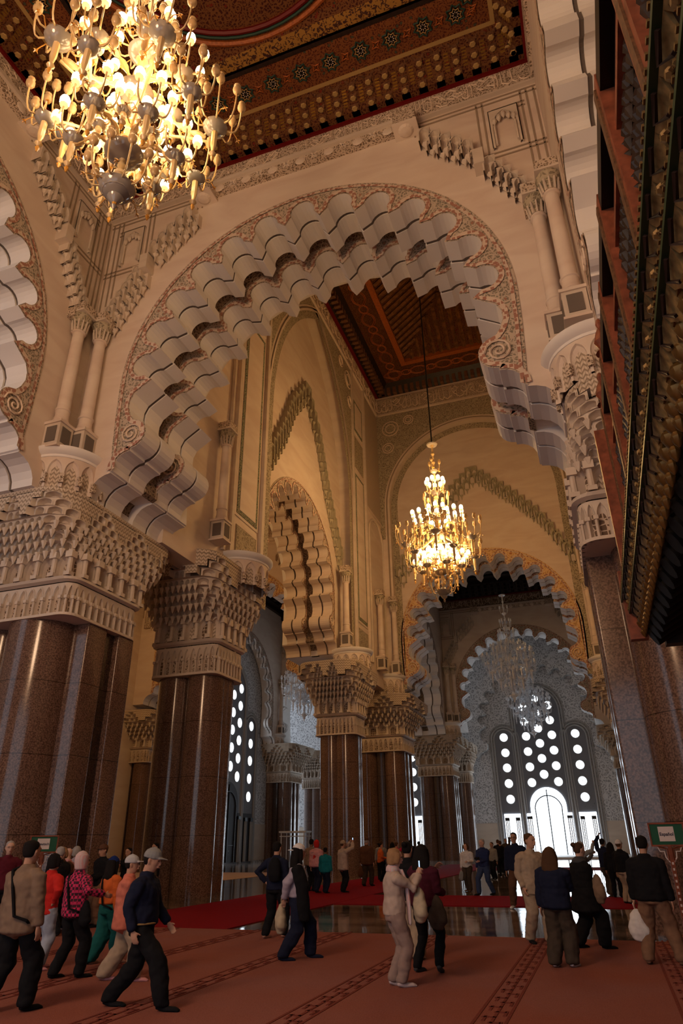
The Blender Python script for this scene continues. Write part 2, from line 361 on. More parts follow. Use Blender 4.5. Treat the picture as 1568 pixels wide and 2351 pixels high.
def arch_wall(name, loc, rz, s, zc, T, hl, hr, zt, mat='plaster', y0=0.0):
    cove, ring, prof = arch_curves(s)
    zb = zc-4.25*s; mb = MB()
    k = 7.7*s; zz = zc-3.4*s
    P = [(-hl, zb), (-k, zb), (-k, zz)] + [(x, z+zc) for x, z in ring] + [(k, zz), (k, zb), (hr, zb), (hr, zt), (-hl, zt)]
    mb.poly_extrude(P, y0, T, mat, 'plaster_white')
    return mb.build(name, kind='structure', loc=loc, rot=(0, 0, rz))
m, nt, b = _new('key_pattern'); v = coords(nt, 1); n = N(nt, 'ShaderNodeTexVoronoi'); n.inputs['Scale'].default_value = 7.5; n.distance = 'CHEBYCHEV'; L(nt, v, n.inputs['Vector'])
L(nt, ramp(nt, n.outputs['Distance'], [(0.0, (0.36, 0.17, 0.12)), (0.40, (0.62, 0.49, 0.39))], 'CONSTANT'), b.inputs['Base Color']); b.inputs['Roughness'].default_value = 0.8
flat('key_light', (0.72, 0.58, 0.46), 0.8)

def script_band(mb, x0, x1, z0, h, y, mat, seed=1, r=.028, M=None):
    # rows of flowing calligraphic strokes in relief
    rnd = random.Random(seed); M = M or (lambda x, y_, z: (x, y_, z)); x = x0+.1
    def stroke(P, rr=r): mb.tube([M(p[0], y, z0+p[1]*h) for p in P], rr, mat, 4)
    while x < x1-.4:
        k = rnd.random(); wd = h*rnd.uniform(.25, .5)
        if k < .3: stroke([(x, .15), (x+.02, .5), (x-.02, .92)]); wd = h*.2
        elif k < .45: stroke([(x, .9), (x+.02, .25), (x+wd*.5, .12), (x+wd, .3)])
        elif k < .6: stroke([(x+wd*math.cos(t)*.5+wd*.5, .32+.2*math.sin(t)) for t in [PI*.9+i*.55 for i in range(8)]])
        elif k < .75: stroke([(x, .55), (x+wd*.4, .35), (x+wd*.9, .45), (x+wd*1.3, .75), (x+wd*1.6, .8)])
        elif k < .88:
            stroke([(x, .3), (x+wd*.3, .12), (x+wd*.8, .1), (x+wd*1.2, .28)]); stroke([(x+wd*.4, .5), (x+wd*.55, .56)], rr=r*1.3)
        else: stroke([(x, .7), (x+wd*.5, .9), (x+wd, .75), (x+wd*.7, .6), (x+wd*.2, .45), (x+wd*.8, .3)])
        x += wd*rnd.uniform(.55, .95)
    for i in range(int((x1-x0)/.45)):
        xx = rnd.uniform(x0+.1, x1-.4); zz = rnd.uniform(.5, .8); stroke([(xx, zz), (xx+.12, zz+.1), (xx+.28, zz+.04), (xx+.36, zz-.08)], r*.55)

def cell(mb, M, u0, u1, z0, z1, depth, mf='stucco', mi='carved_cream', m=.14, rim=True, inn=.80):
    w_ = u1-u0; h = z1-z0; uc = (u0+u1)/2; mg = w_*m; zs = z0+h*.5; za = z1-h*.08; hw = w_/2-mg
    A = [(u0+mg, z0), (u0+mg, zs)]
    for i in range(1, 5):
        t = i/5*PI/2*.94; A.append((uc-hw*math.cos(t), zs+(za-zs)*math.sin(t)*.93))
    A.append((uc, za)); A += [(2*uc-u, z) for u, z in A[:-1][::-1]]; n = len(A); k = n//2
    mid = [(uc+(u-uc)*.95, z0+(z-z0)*.96) for u, z in A]; B = [(uc+(u-uc)*inn, z0+(z-z0)*inn) for u, z in A]
    V = [M(u, 0, z) for u, z in A] + [M(u, -depth*.5, z) for u, z in mid] + [M(u, -depth, z) for u, z in B]
    F = [(j*n+i, j*n+i+1, (j+1)*n+i+1, (j+1)*n+i) for j in range(2) for i in range(n-1)]
    mb.add(V, F, mf); mb.add([M(u, -depth, z) for u, z in B], [tuple(range(n))], mi)
    SL = [(u0, z0)]+A[:k+1]+[(uc, z1), (u0, z1)]; SR = [(uc, z1)]+A[k:]+[(u1, z0), (u1, z1)]
    for S in (SL, SR): mb.add([M(u, 0, z) for u, z in S], [tuple(range(len(S)))], mf)
    if rim: 
        O = [(uc+(u-uc)*1.16, z0+(z-z0)*1.05) for u, z in A]; V = [M(u, .03, z) for u, z in A]+[M(u, .03, z) for u, z in O]
        mb.add(V, [(i, i+1, n+i+1, n+i) for i in range(n-1)], mf)

# rounded-rectangle plans for the capitals
class Plan:
    def __init__(s, R0, R1, nx, ny, nc=1):
        s.R = (R0, R1); s.segs = []
        for kind, n in (('s0', nx), ('c0', nc), ('s1', ny), ('c1', nc), ('s2', nx), ('c2', nc), ('s3', ny), ('c3', nc)):
            for i in range(n): s.segs.append((kind, i/n, (i+1)/n))
        s.n = len(s.segs)
    def pt(s, R, kind, f):
        x0, x1, y0, y1, r = R; q = int(kind[1])
        if kind[0] == 's':
            return {0: (x0+r+(x1-x0-2*r)*f, y0, 0, -1), 1: (x1, y0+r+(y1-y0-2*r)*f, 1, 0), 2: (x1-r-(x1-x0-2*r)*f, y1, 0, 1), 3: (x0, y1-r-(y1-y0-2*r)*f, -1, 0)}[q]
        c = {0: (x1-r, y0+r, -PI/2), 1: (x1-r, y1-r, 0), 2: (x0+r, y1-r, PI/2), 3: (x0+r, y0+r, PI)}[q]; a = c[2]+PI/2*f
        return (c[0]+r*math.cos(a), c[1]+r*math.sin(a), math.cos(a), math.sin(a))
    def M(s, k):
        def f(u, d, z):
            u = u % s.n; i = min(int(u), s.n-1); kd, a, b_ = s.segs[i]; f_ = a+(b_-a)*(u-i)
            p = s.pt(s.R[0], kd, f_); q = s.pt(s.R[1], kd, f_)
            x, y, nx, ny = (p[j]*(1-k)+q[j]*k for j in range(4)); l = math.hypot(nx, ny) or 1
            return (x+nx/l*d, y+ny/l*d, z)
        return f
def ring_strip(mb, Ma, Mb, za, zb, n, mat, sub=2, da=0, db=0):
    V = []; cnt = n*sub
    for i in range(cnt): V.append(Ma(i/sub, da, za))
    for i in range(cnt): V.append(Mb(i/sub, db, zb))
    mb.add(V, [(i, (i+1) % cnt, cnt+(i+1) % cnt, cnt+i) for i in range(cnt)], mat)
def capital(root, B, T, z0, z1, nx, ny, nc, name='muqarnas_capital', tone=('stucco', 'carved_cream', 'diaper')):
    mf, mi, md = tone; pl = Plan(B, T, nx, ny, nc); n = pl.n; H = z1-z0
    Z = lambda t: z0+H*t
    fr = MB(); M0 = pl.M(0.0)
    for i in range(n): cell(fr, M0, i, i+1, Z(0), Z(.255), .12, mf, 'carved_panel' if i % 3 else 'lattice_panel', .09)
    for i in range(n):   # little pilasters of the blind arcade
        p0 = M0(i, .03, Z(.0)); fr.cyl(p0, (p0[0], p0[1], Z(.13)), .035, mat=mf, n=6)
        fr.box((p0[0], p0[1], Z(.14)), (.11, .11, .10), mf)
    ring_strip(fr, M0, M0, Z(.0), Z(0), n, mf, da=-.3, db=.08); ring_strip(fr, M0, M0, Z(0), Z(.02), n, mf, da=.08, db=.08)
    ring_strip(fr, M0, M0, Z(.02), Z(.02), n, mf, da=.08, db=-.05)
    fr.add([M0(i, .02, Z(0)+.004) for i in range(n)], [tuple(range(n))], mf)
    o1 = fr.build('arcade_frieze', root)
    mo = MB(); K1 = pl.M(.05)
    ring_strip(mo, M0, M0, Z(.262), Z(.275), n, mf, da=.0, db=.14); ring_strip(mo, M0, K1, Z(.275), Z(.295), n, mf, da=.14, db=.14); ring_strip(mo, K1, K1, Z(.295), Z(.30), n, mf, da=.14, db=-.1)
    mo.build('moulding', root)
    cp = MB()
    tiers = [(.30, .50, .05), (.50, .572, .22), (.572, .642, .38), (.642, .71, .54), (.71, .778, .68), (.778, .846, .80), (.846, .912, .88), (.912, .965, .93)]
    for ti, (a, b_, k) in enumerate(tiers):
        M = pl.M(k); off = .5 if ti % 2 else 0
        top = pl.M(1.0)
        if ti == 0:
            for i in range(0, n, 2):
                cell(cp, M, i, i+2, Z(a), Z(b_), .22, mf, 'lattice_panel' if (i//2) % 2 else md, .10)
                p0 = M(i, .07, Z(a)); cp.cyl(p0, (p0[0], p0[1], Z(b_-.05)), .085, .075, mf, 8); cp.box((p0[0], p0[1], Z(b_-.03)), (.25, .25, H*.05), mf); cp.box((p0[0], p0[1], Z(a+.015)), (.22, .22, H*.03), mf)
        else:
            for i in range(n):
                dg = abs((i+off+.5) % 4-2); on = ti <= 3 or dg <= {4: 1.6, 5: 1.1, 6: .6, 7: .6}[ti]
                if on:
                    cell(cp, M, i+off, i+1+off, Z(a), Z(b_), .24, mf, mi if ti < 4 else 'stucco', .10)
                    if ti < 5:
                        p0 = M(i+off, .02, Z(a-.035)); cp.cyl((p0[0], p0[1], Z(a-.05)), (p0[0], p0[1], Z(a+.01)), .02, .11, mf, 6)
                else:
                    V = [top(i+off, 0, Z(a)), top(i+off+.5, 0, Z(a)), top(i+off+1, 0, Z(a)), top(i+off+1, 0, Z(b_)), top(i+off+.5, 0, Z(b_)), top(i+off, 0, Z(b_))]
                    cp.add(V, [(0, 1, 4, 5), (1, 2, 3, 4)], md)
                    for uu in (i+off, i+off+1):
                        V = [top(uu, 0, Z(a)), M(uu, -.3, Z(a)), M(uu, -.3, Z(b_)), top(uu, 0, Z(b_))]; cp.add(V, [(0, 1, 2, 3)], mf)
        nk = pl.M(tiers[ti+1][2]) if ti+1 < len(tiers) else top
        ring_strip(cp, M, nk, Z(b_), Z(b_), n, mf, da=-.3, db=.0)
        if ti < 3: ring_strip(cp, M, nk, Z(b_)-.03, Z(b_)+.0, n, mf, da=.02, db=.05)
    cp.build(name, root)
    dp = MB(); top = pl.M(1.0); ring_strip(dp, top, top, Z(.96), Z(1.0), n, md); ring_strip(dp, top, top, Z(1.0), Z(1.0), n, md, da=0, db=-2.0)
    ring_strip(dp, pl.M(.5), top, Z(.7), Z(.88), n, mf, da=-.45, db=-.5)
    dp.build('diaper_band', root)
def rrect(x0, x1, y0, y1, r, n=4):
    P = []
    for cx, cy, a in ((x1-r, y0+r, -PI/2), (x1-r, y1-r, 0), (x0+r, y1-r, PI/2), (x0+r, y0+r, PI)):
        for i in range(n+1): P.append((cx+r*math.cos(a+PI/2*i/n), cy+r*math.sin(a+PI/2*i/n)))
    return P
def cluster_shaft(root, boxes, cyls, z1, mat='granite'):
    for i, bxs in enumerate(boxes):
        mb = MB(); m_ = bxs[4] if len(bxs) > 4 else mat; mb.plan_extrude(rrect(*bxs[:4], .05, 3), 0, z1, m_); mb.build('pilaster', root, smooth='auto')
    for cx, cy, r in cyls:
        mb = MB(); mb.lathe([(r, 0), (r, z1)], (cx, cy, 0), mat, 40); mb.build('round_shaft', root, smooth='auto')
    pb = MB()
    for b_ in boxes[:1]: pb.plan_extrude(rrect(b_[0]-.06, b_[1]+.06, b_[2]-.06, b_[3]+.06, .05), 0, .22, 'granite_dark')
    pb.build('plinth_course', root)
def column(loc, rz, h=5.6, label=None, group=None, plinth=1.0, r=.21):
    t = thing('column', label or 'slender stone column with leafy capital on panelled plinth', 'column', loc, rz, group)
    p = MB(); p.bx(-.36, .36, -.36, .36, 0, .08, 'plaster'); p.bx(-.31, .31, -.31, .31, .08, plinth-.1, 'stucco'); p.bx(-.36, .36, -.36, .36, plinth-.1, plinth, 'plaster')
    for sx, sy in ((0, -1), (1, 0), (-1, 0)):
        if sx: p.bx(sx*.31, sx*.335, -.2, .2, .2, plinth-.22, 'groove')
        else: p.bx(-.2, .2, -.335, -.31, .2, plinth-.22, 'groove')
    p.build('plinth', t)
    z = plinth; s = MB(); H = h-plinth
    s.lathe([(.30, z), (.30, z+.08), (.25, z+.14), (.26, z+.2), (.23, z+.28), (.23, z+.5), (.26, z+.53), (.26, z+.58), (r+.01, z+.60), (r, z+H*.5), (r*.93, z+H-1.25), (r+.03, z+H-1.22), (r+.03, z+H-1.16)], (0, 0, 0), 'plaster', 20)
    s.build('shaft', t, smooth='auto')
    c = MB(); zc = z+H-1.16
    c.lathe([(r, zc), (r+.02, zc+.35), (r+.10, zc+.45), (r+.16, zc+.62), (r+.12, zc+.74)], (0, 0, 0), 'carved_grey', 16)
    for k in range(12):
        a = 2*PI*k/12; c.cyl((math.cos(a)*(r+.02), math.sin(a)*(r+.02), zc), (math.cos(a)*(r+.09), math.sin(a)*(r+.09), zc+.42), .045, .03, 'stucco', 5)
    c.bx(-.36, .36, -.36, .36, zc+.72, zc+.80, 'stucco'); c.bx(-.32, .32, -.32, .32, zc+.80, zc+1.16, 'carved_cream')
    c.build('leaf_capital', t)
    return t
def corner_ledge(loc, label, r=1.2, group=None, z0=12.0, dz=1.1):
    t = thing('corner_ledge', label, 'ledge', (loc[0], loc[1], 0), 0, group)
    mb = MB(); M = lambda u, d, z: ((r+d)*math.cos(u), (r+d)*math.sin(u), z); n = 14
    for i in range(n):
        u0 = 2*PI*i/n; cell(mb, M, u0, u0+2*PI/n, z0, z0+dz, .12, 'plaster', 'diaper', .07, rim=False)
        mb.box(M(u0, .02, z0+dz*.28), (.14, .14, dz*.3), 'carved_cream', u0)
    mb.build('arched_apron', t)
    c = MB(); c.lathe([(r-.1, z0+dz-.02), (r+.02, z0+dz), (r+.03, z0+dz+.08), (r+.12, z0+dz+.14), (r+.2, z0+dz+.26), (r+.2, z0+dz+.33), (r+.14, z0+dz+.36), (0, z0+dz+.37)], (0, 0, 0), 'plaster_white', 48)
    c.build('round_cornice', t, smooth='auto'); return t
def hood_chain(mb, p0, p1, n, w_=.42, h=.62, d=.42, rows=2, mat='stucco', y=0):
    # a falling row of small muqarnas hoods on the wall plane (x, z)
    for i in range(n):
        t = (i+.5)/n; x = p0[0]+(p1[0]-p0[0])*t; z = p0[1]+(p1[1]-p0[1])*t
        for r_ in range(rows):
            zz = z-r_*h*.62; dd = d*(1-.42*r_); xo = x+(w_*.5 if r_ % 2 else 0)
            M = lambda u, q, v: (u, y-dd-q, v)
            cell(mb, M, xo-w_/2, xo+w_/2, zz-h/2, zz+h/2, dd*.7, mat, 'stucco', .12, rim=True)
            for sx in (-1, 1): mb.add([(xo+sx*w_/2, y, zz-h/2), (xo+sx*w_/2, y-dd, zz-h/2), (xo+sx*w_/2, y-dd, zz+h/2), (xo+sx*w_/2, y, zz+h/2)], [(0, 1, 2, 3)], mat)
            mb.add([(xo-w_/2, y, zz+h/2), (xo+w_/2, y, zz+h/2), (xo+w_/2, y-dd, zz+h/2), (xo-w_/2, y-dd, zz+h/2)], [(0, 1, 2, 3)], mat)
            mb.lathe([(.02, -h*.45), (.05, -h*.2), (.13, 0)], (xo, y-dd*.5, zz-h/2), mat, 6)
def frame_lines(mb, segs, y=-.03, w_=.055, gap=.10, mat='line_brown'):
    for (x0, z0, x1, z1) in segs:
        for o in (-gap, gap):
            if abs(x1-x0) > abs(z1-z0): mb.bx(min(x0, x1), max(x0, x1), y, 0.0, z0+o-w_/2, z0+o+w_/2, mat)
            else: mb.bx(x0+o-w_/2, x0+o+w_/2, y, 0.0, min(z0, z1), max(z0, z1), mat)
def niche_panel(mb, x, z, w_=1.0, h=1.9):
    M = lambda u, d, v: (u, -.10-d, v)
    cell(mb, M, x-w_/2, x+w_/2, z-h/2, z+h/2, .30, 'stucco', 'carved_grey', .10)
    mb.bx(x-w_/2, x-w_/2+.03, -.1, 0, z-h/2, z+h/2, 'stucco'); mb.bx(x+w_/2-.03, x+w_/2, -.1, 0, z-h/2, z+h/2, 'stucco'); mb.bx(x-w_/2, x+w_/2, -.1, 0, z+h/2-.03, z+h/2, 'stucco')
    for k in range(5):
        xx = x-w_*.32+w_*.16*k; zz = z+h*.16+.12*(2-abs(k-2)); mb.lathe([(.02, -.16), (.09, 0), (.07, .14), (0, .16)], (xx, -.12, zz), 'stucco', 6)
    for sx in (-1, 1): mb.cyl((x+sx*w_*.34, -.12, z-h*.45), (x+sx*w_*.34, -.12, z+h*.05), .04, mat='stucco', n=6)
def bay_decor(wall, zt, mirror_x=0.0, seed=3, insc='carved_cream', W_=8.6):
    # cornice inscription, panel mouldings, stepped muqarnas: local coords of the arch wall, x from its centre
    a = MB(); a.bx(-W_, W_, -.10, 0.0, zt-1.0, zt, insc); script_band(a, -W_, W_, zt-.95, .9, -.12, 'key_light', seed); a.bx(-W_, W_, -.16, 0, zt-1.08, zt-1.0, 'stucco'); a.bx(-W_, W_, -.2, 0, zt-.02, zt+.02, 'red_paint')
    a.build('inscription_frieze', wall)
    f = MB(); zz = zt-1.25
    for s in (-1, 1):
        X = lambda v: v*s
        frame_lines(f, [(X(8.1), 18.9, X(8.1), zz), (X(8.55), 19.9, X(8.55), zz), (X(6.6), 22.0, X(6.6), zz), (X(4.4), zz-.6, X(4.4), zz)])
        frame_lines(f, [(X(4.2), zz-.05, X(8.6), zz-.05), (X(6.5), 22.05, X(8.6), 22.05), (X(7.0), zz-.65, X(8.1), zz-.65)])
    f.build('panel_moulding', wall)
    for s in (-1, 1):
        nb = MB(); niche_panel(nb, s*7.35, 23.25); nb.build('blind_niche', wall)
        mq = MB(); hood_chain(mq, (s*7.75, 19.45), (s*6.55, 21.5), 6); mq.bx(s*7.75-.3, s*7.75+.3, -.35, 0, 18.85, 19.4, 'carved_cream')
        mq.bx(s*6.35-.17, s*6.35+.17, -.5, 0, 21.35, 22.05, 'stucco')
        hood_chain(mq, (s*6.2, 22.3), (s*4.5, 23.9), 5); mq.build('muqarnas_drop', wall)
        cu = MB(); cu.bx(s*4.05-.40, s*4.05+.40, -.62, 0, zt-1.72, zt-1.08, 'carved_cream'); cu.bx(s*4.05-.44, s*4.05+.44, -.66, 0, zt-1.80, zt-1.70, 'plaster'); cu.lathe([(.02, -.10), (.2, -.06), (.28, 0)], (s*4.05, -.33, zt-1.80), 'plaster', 14); cu.build('cup_block', wall)
    cb = MB(); cb.bx(-3.7, 3.7, -.42, 0, zt-1.25, zt-1.08, 'stucco'); cb.bx(-3.7, 3.7, -.3, 0, zt-1.55, zt-1.25, 'carved_cream')
    for k in range(7):
        x = -3.4+k*1.13; cb.lathe([(.2, 0), (.15, .03), (0, .06)], (x, -.30, zt-1.45), 'plaster', 12, Matrix.Rotation(PI/2, 3, 'X'))
        for q in (-.1, .1): cb.box((x+.56, -.31, zt-1.4), (.05, .04, .36), 'plaster', 0, (lambda p, xx=x+.56, qq=q, zz_=zt-1.4: Matrix.Rotation(qq*7, 3, 'Y') @ (p-Vector((xx, 0, zz_)))+Vector((xx, 0, zz_))))
    cb.build('cup_cornice', wall)

# ------------------------------------------------------------------ floor and carpets
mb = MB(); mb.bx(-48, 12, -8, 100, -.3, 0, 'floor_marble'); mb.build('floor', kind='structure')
def rug(name, x0, x1, y0, y1, mat, label, cat='carpet', z=.012):
    m_ = MB(); m_.bx(x0, x1, y0, y1, 0.001, z, mat); o = m_.build(name); tag(o, label, cat); return o
big = MB(); big.bx(-26, 6, -7.5, 16.0, .001, .014, 'carpet_salmon'); t = thing('prayer_carpet', 'large salmon carpet with meander stripes, nearest the camera', 'carpet', (0, 0, 0)); big.build('pile', t)
st = MB()
for xs in (.62, -1.50, -3.58, -5.65, -7.75, -9.85, -11.95, -14.05):
    for sx in (-.17, .17): st.bx(xs+sx-.018, xs+sx+.018, -2, 15.9, .014, .019, 'carpet_line')
    y = 1.5; k = 0
    while y < 15.8:
        a = xs-.12 if k % 2 else xs-.02; st.bx(a, a+.14, y, y+.05, .014, .020, 'carpet_line'); st.bx(xs+.0, xs+.035, y, y+.30, .014, .020, 'carpet_line'); st.bx(xs-.10+(k % 2)*.2, xs-.065+(k % 2)*.2, y+.1, y+.34, .014, .020, 'carpet_line'); y += .26; k += 1
st.build('meander_stripe', t)
rug('red_runner', -12.7, -8.5, 16.02, 62, 'carpet_red', 'long red runner leading down the nave from salmon carpet', z=.02)
rug('red_runner', -8.49, 4.2, 23.0, 27.2, 'carpet_red', 'red runner crossing the marble from left to right, nearer one', z=.018)
rug('red_runner', -8.49, 1.4, 50.0, 55.0, 'carpet_red', 'distant red runner crossing before the bright doors', z=.018)
rug('beige_carpet', -40, -19.8, 36.8, 46.5, 'carpet_beige', 'pale beige carpet beyond the second pier in left aisle')
rug('marble_dais', -12.5, 5, 78, 89.9, 'plaster_white', 'low white marble step under the far windows', 'step', z=.16)

# ------------------------------------------------------------------ walls and arches
TW = 4.6
# bay A (under the nearest chandelier)
A_ZC = 16.25
wA = arch_wall('wall_back', (-6.85, 15.8, 0), 0, 1.0, A_ZC, TW, 13.0, 12.5, 26.4)
bay_decor(wA, 26.1)
lobed_arch('huge double lobed arch facing the camera, red carved ring, under nearest ceiling', (-6.85, 15.8, 0), 0, 1.0, A_ZC, TW)
wL = arch_wall('wall_left', (-15.4, 6.95, 0), PI/2, 1.0, A_ZC, TW, 9.0, 8.85, 26.4)
bay_decor(wL, 26.1, seed=9)
lobed_arch('lobed arch cut by the left picture edge, pale lobes seen side on', (-15.4, 6.95, 0), PI/2, 1.0, A_ZC, TW)
wR = arch_wall('wall_right', (1.7, 6.95, 0), -PI/2, 1.0, A_ZC, TW, 8.85, 9.0, 26.4)
a = MB(); a.bx(-8.6, 8.6, -.10, 0.0, 25.1, 26.1, 'carved_cream'); a.build('inscription_frieze', wR)
lobed_arch('lobed arch seen from below, white blocks beside the dark wooden gallery', (1.7, 6.95, 0), -PI/2, 1.0, A_ZC, TW)
# back wall of the far end behind the photographer
mb = MB(); mb.bx(-24, 12, -6.0, -5.2, 9, 27, 'plaster'); mb.bx(-24, -14, -6, -5.2, 0, 9, 'plaster'); mb.bx(2, 12, -6, -5.2, 0, 9, 'plaster'); mb.build('wall_behind', kind='structure')
# bay B (tall)
B_ZC = 15.95
wB = arch_wall('wall_back', (-6.1, 51.0, 0), 0, 1.0, B_ZC, TW, 13.0, 12.5, 40.5)
lobed_arch('far lobed arch with orange ring behind the smaller lit chandelier', (-6.1, 51.0, 0), 0, 1.0, B_ZC, TW, 'carved_orange')
# aisle walls across, same lines
wBa = arch_wall('wall_back', (-27.5, 49.0, 0), 0, 1.0, 16.6, TW, 9.5, 8.3, 27.4)
bay_decor(wBa, 27.2, seed=12, W_=8.2)
lobed_arch('orange ringed lobed arch in the left aisle, glimpsed through the side arch', (-27.5, 49.0, 0), 0, 1.0, 16.6, TW, 'carved_orange')
# bay C, D
wC = arch_wall('wall_back', (-6.1, 73.5, 0), 0, 1.0, 15.9, TW, 13.0, 12.5, 27.0, 'plaster')
bay_decor(wC, 26.2, seed=15, insc='carved_dark', W_=8.2)
lobed_arch('farthest open lobed arch in grey daylight before the window wall', (-6.1, 73.5, 0), 0, 1.0, 15.9, 3.2, 'carved_red', single=True)
wCa = arch_wall('wall_back', (-27.5, 73.5, 0), 0, 1.0, 15.9, TW, 9.5, 8.0, 27.0)
bay_decor(wCa, 26.2, seed=17, insc='carved_dark', W_=8.2)
lobed_arch('grey lobed arch in the far left aisle, beside the hanging crystal', (-27.5, 73.5, 0), 0, 1.0, 15.9, 3.2, 'carved_red', single=True)
# left wall of bay C (nave to aisle): two wall arches along the nave
wCl = arch_wall('wall_left', (-14.1, 64.3, 0), PI/2, 1.0, 15.9, TW, 9.2, 9.2, 27.0)
lobed_arch('grey white lobed arch seen edge on above the far pier', (-14.1, 64.3, 0), PI/2, 1.0, 15.9, TW, 'carved_red')
# left aisle outer walls
wAl = arch_wall('wall_left', (-33.5, 64.6, 0), PI/2, 1.0, 15.9, 1.4, 9.2, 9.2, 27.0)
lobed_arch('grey lobed arch framing the left window wall', (-33.5, 64.6, 0), PI/2, 1.0, 15.9, 1.4, 'carved_red', single=True)
mb = MB(); mb.bx(-36.6, -36.0, -6, 55.2, 0, 27.4, 'plaster'); mb.build('wall_left', kind='structure')
mb = MB(); mb.bx(-44, -36.6, 73.4, 74, 0, 27.4, 'carved_wall'); mb.bx(-44, -36.6, 54.6, 55.2, 0, 27.4, 'carved_wall'); mb.build('wall_left', kind='structure')
mb = MB(); mb.bx(-36.6, -19.9, 14.9, 15.8, 12, 27.4, 'plaster'); mb.bx(-36.6, -24, 14.9, 15.8, 0, 12, 'plaster'); mb.build('wall_left', kind='structure')
mb = MB(); mb.bx(8.0, 8.8, -6, 94, 0, 41, 'plaster'); mb.build('wall_right', kind='structure')
# ------------------------------------------------------------------ bay B side wall with the tall pointed niche
def pointed(hw, zs, za, n=14):
    # right half from the springing up to the apex: one arc of radius R
    H = za-zs; R = (hw*hw+H*H)/(2*hw); c = hw-R; aE = math.atan2(H, -c)
    return [(c+R*math.cos(aE*i/n), zs+R*math.sin(aE*i/n)) for i in range(n+1)]
def niche_slab(name, loc, rz, hw, zs, za, zb, hl, hr, zt, T, mat, spandrel, round_=False, zw=23.0):
    half = arc_pts(0, zs, hw, 0, PI/2, 16) if round_ else pointed(hw, zs, za)
    curve = [(-x, z) for x, z in [(hw, zb)]+half][:-1] + [(x, z) for x, z in ([(hw, zb)]+half)[::-1]]
    mb = MB(); P = [(-hl, zb)] + curve + [(hr, zb), (hr, zt), (-hl, zt)]
    mb.poly_extrude(P, -T, 0, mat, 'stucco')
    o = mb.build(name, kind='structure', loc=loc, rot=(0, 0, rz))
    b = MB(); n = len(curve); cz = zs
    def off(d): 
        out = []
        for i, (x, z) in enumerate(curve):
            a = curve[max(i-1, 0)]; c_ = curve[min(i+1, n-1)]; t = Vector((c_[0]-a[0], c_[1]-a[1])).normalized(); out.append((x-t.y*d, z+t.x*d))
        return out
    for d0, d1, y, mt in ((-.0, .16, -T-.06, 'plaster'), (.16, .30, -T-.02, 'line_brown'), (.30, .40, -T-.05, 'plaster')):
        A, B_ = off(d0), off(d1); V = [(x, y, z) for x, z in A]+[(x, y, z) for x, z in B_]; b.add(V, [(i, i+1, n+i+1, n+i) for i in range(n-1)], mt)
    A, B_ = off(-.0), off(-.55); V = [(x, -.03, z) for x, z in A]+[(x, -.03, z) for x, z in B_]; b.add(V, [(i, i+1, n+i+1, n+i) for i in range(n-1)], 'carved_grey')
    b.build('niche_border', o)
    s_ = MB(); k = hw+.45
    hc = [(x, z) for x, z in off(.42) if z >= zs]
    if round_: P = [(-hl+.15, zs-3)] + [(-k, zs-3)] + hc + [(k, zs-3), (hr-.15, zs-3), (hr-.15, zt-2.1), (-hl+.15, zt-2.1)]
    else: P = [(-k, zs)] + hc + [(k, zs), (k, zt-2.1), (-k, zt-2.1)]
    s_.poly_extrude(P, -T-.04, -T, spandrel, 'stucco')
    for sx in (-1, 1):   # raised scroll wreaths in the spandrels
        for cx, cz_, rr in ((k-.9, zt-3.6, .75), (k-.6, zt-5.6, .5), (k-2.6, zt-3.0, .45)):
            for q in (1, .6): s_.tube([(sx*cx+rr*q*math.cos(a), -T-.07, cz_+rr*q*math.sin(a)) for a in [2*PI*i/16 for i in range(17)]], .05, 'key_light', 4)
    s_.build('carved_spandrel', o)
    f = MB(); f.bx(-hl, hr, -T-.1, -T, zt-1.9, zt-.3, 'carved_cream'); script_band(f, -hl, hr, zt-1.85, 1.5, -T-.12, 'key_light', 21, .05); f.bx(-hl, hr, -T-.16, -T, zt-2.05, zt-1.9, 'plaster'); f.build('inscription_frieze', o)
    return o
oB = niche_slab('wall_left', (-14.1, 35.4, 0), PI/2, 7.2, 24.0, 36.6, 12.0, 15.6, 15.6, 39.0, .0001, 'plaster', 'carved_grey')
# depth of the niche: the slab body behind the face plane
half = [(7.2, 12.0)]+pointed(7.2, 24.0, 36.6)
mb = MB(); curve = [(-x, z) for x, z in half][:-1]+[(x, z) for x, z in half[::-1]]
mb.poly_extrude([(-15.6, 12)]+curve+[(15.6, 12), (15.6, 40.5), (-15.6, 40.5)], .01, .9, 'plaster', 'stucco'); mb.build('wall_left', kind='structure', loc=(-14.1, 35.4, 0), rot=(0, 0, PI/2))
wBl = arch_wall('wall_left', (-15.0, 35.4, 0), PI/2, .84, 16.6, 3.7, 15.6, 15.6, 40.5)
lobed_arch('side arch of cream lobes below pointed muqarnas gable, left of smaller lit chandelier', (-15.0, 35.4, 0), PI/2, .84, 16.6, 3.7, 'carved_cream', 'carved_dark', 'plaster')
def lambrequin(wall, apex, pts, y, n_each, sz=.6, mat='carved_grey', name='muqarnas_gable'):
    mb = MB()
    for s in (-1, 1):
        P = [(0, apex)]+[(s*x, z) for x, z in pts]
        for a, b_, n in zip(P, P[1:], n_each): hood_chain(mb, a, b_, n, sz*.85, sz*1.5, sz*.6, 2, 'stucco2', y)
    mb.build(name, wall)
flat('stucco2', (0.42, 0.37, 0.26), 0.8)
lambrequin(wBl, 30.2, [(2.2, 27.6), (3.6, 24.6), (6.6, 20.0)], 0, (4, 5, 8))
pb = MB()
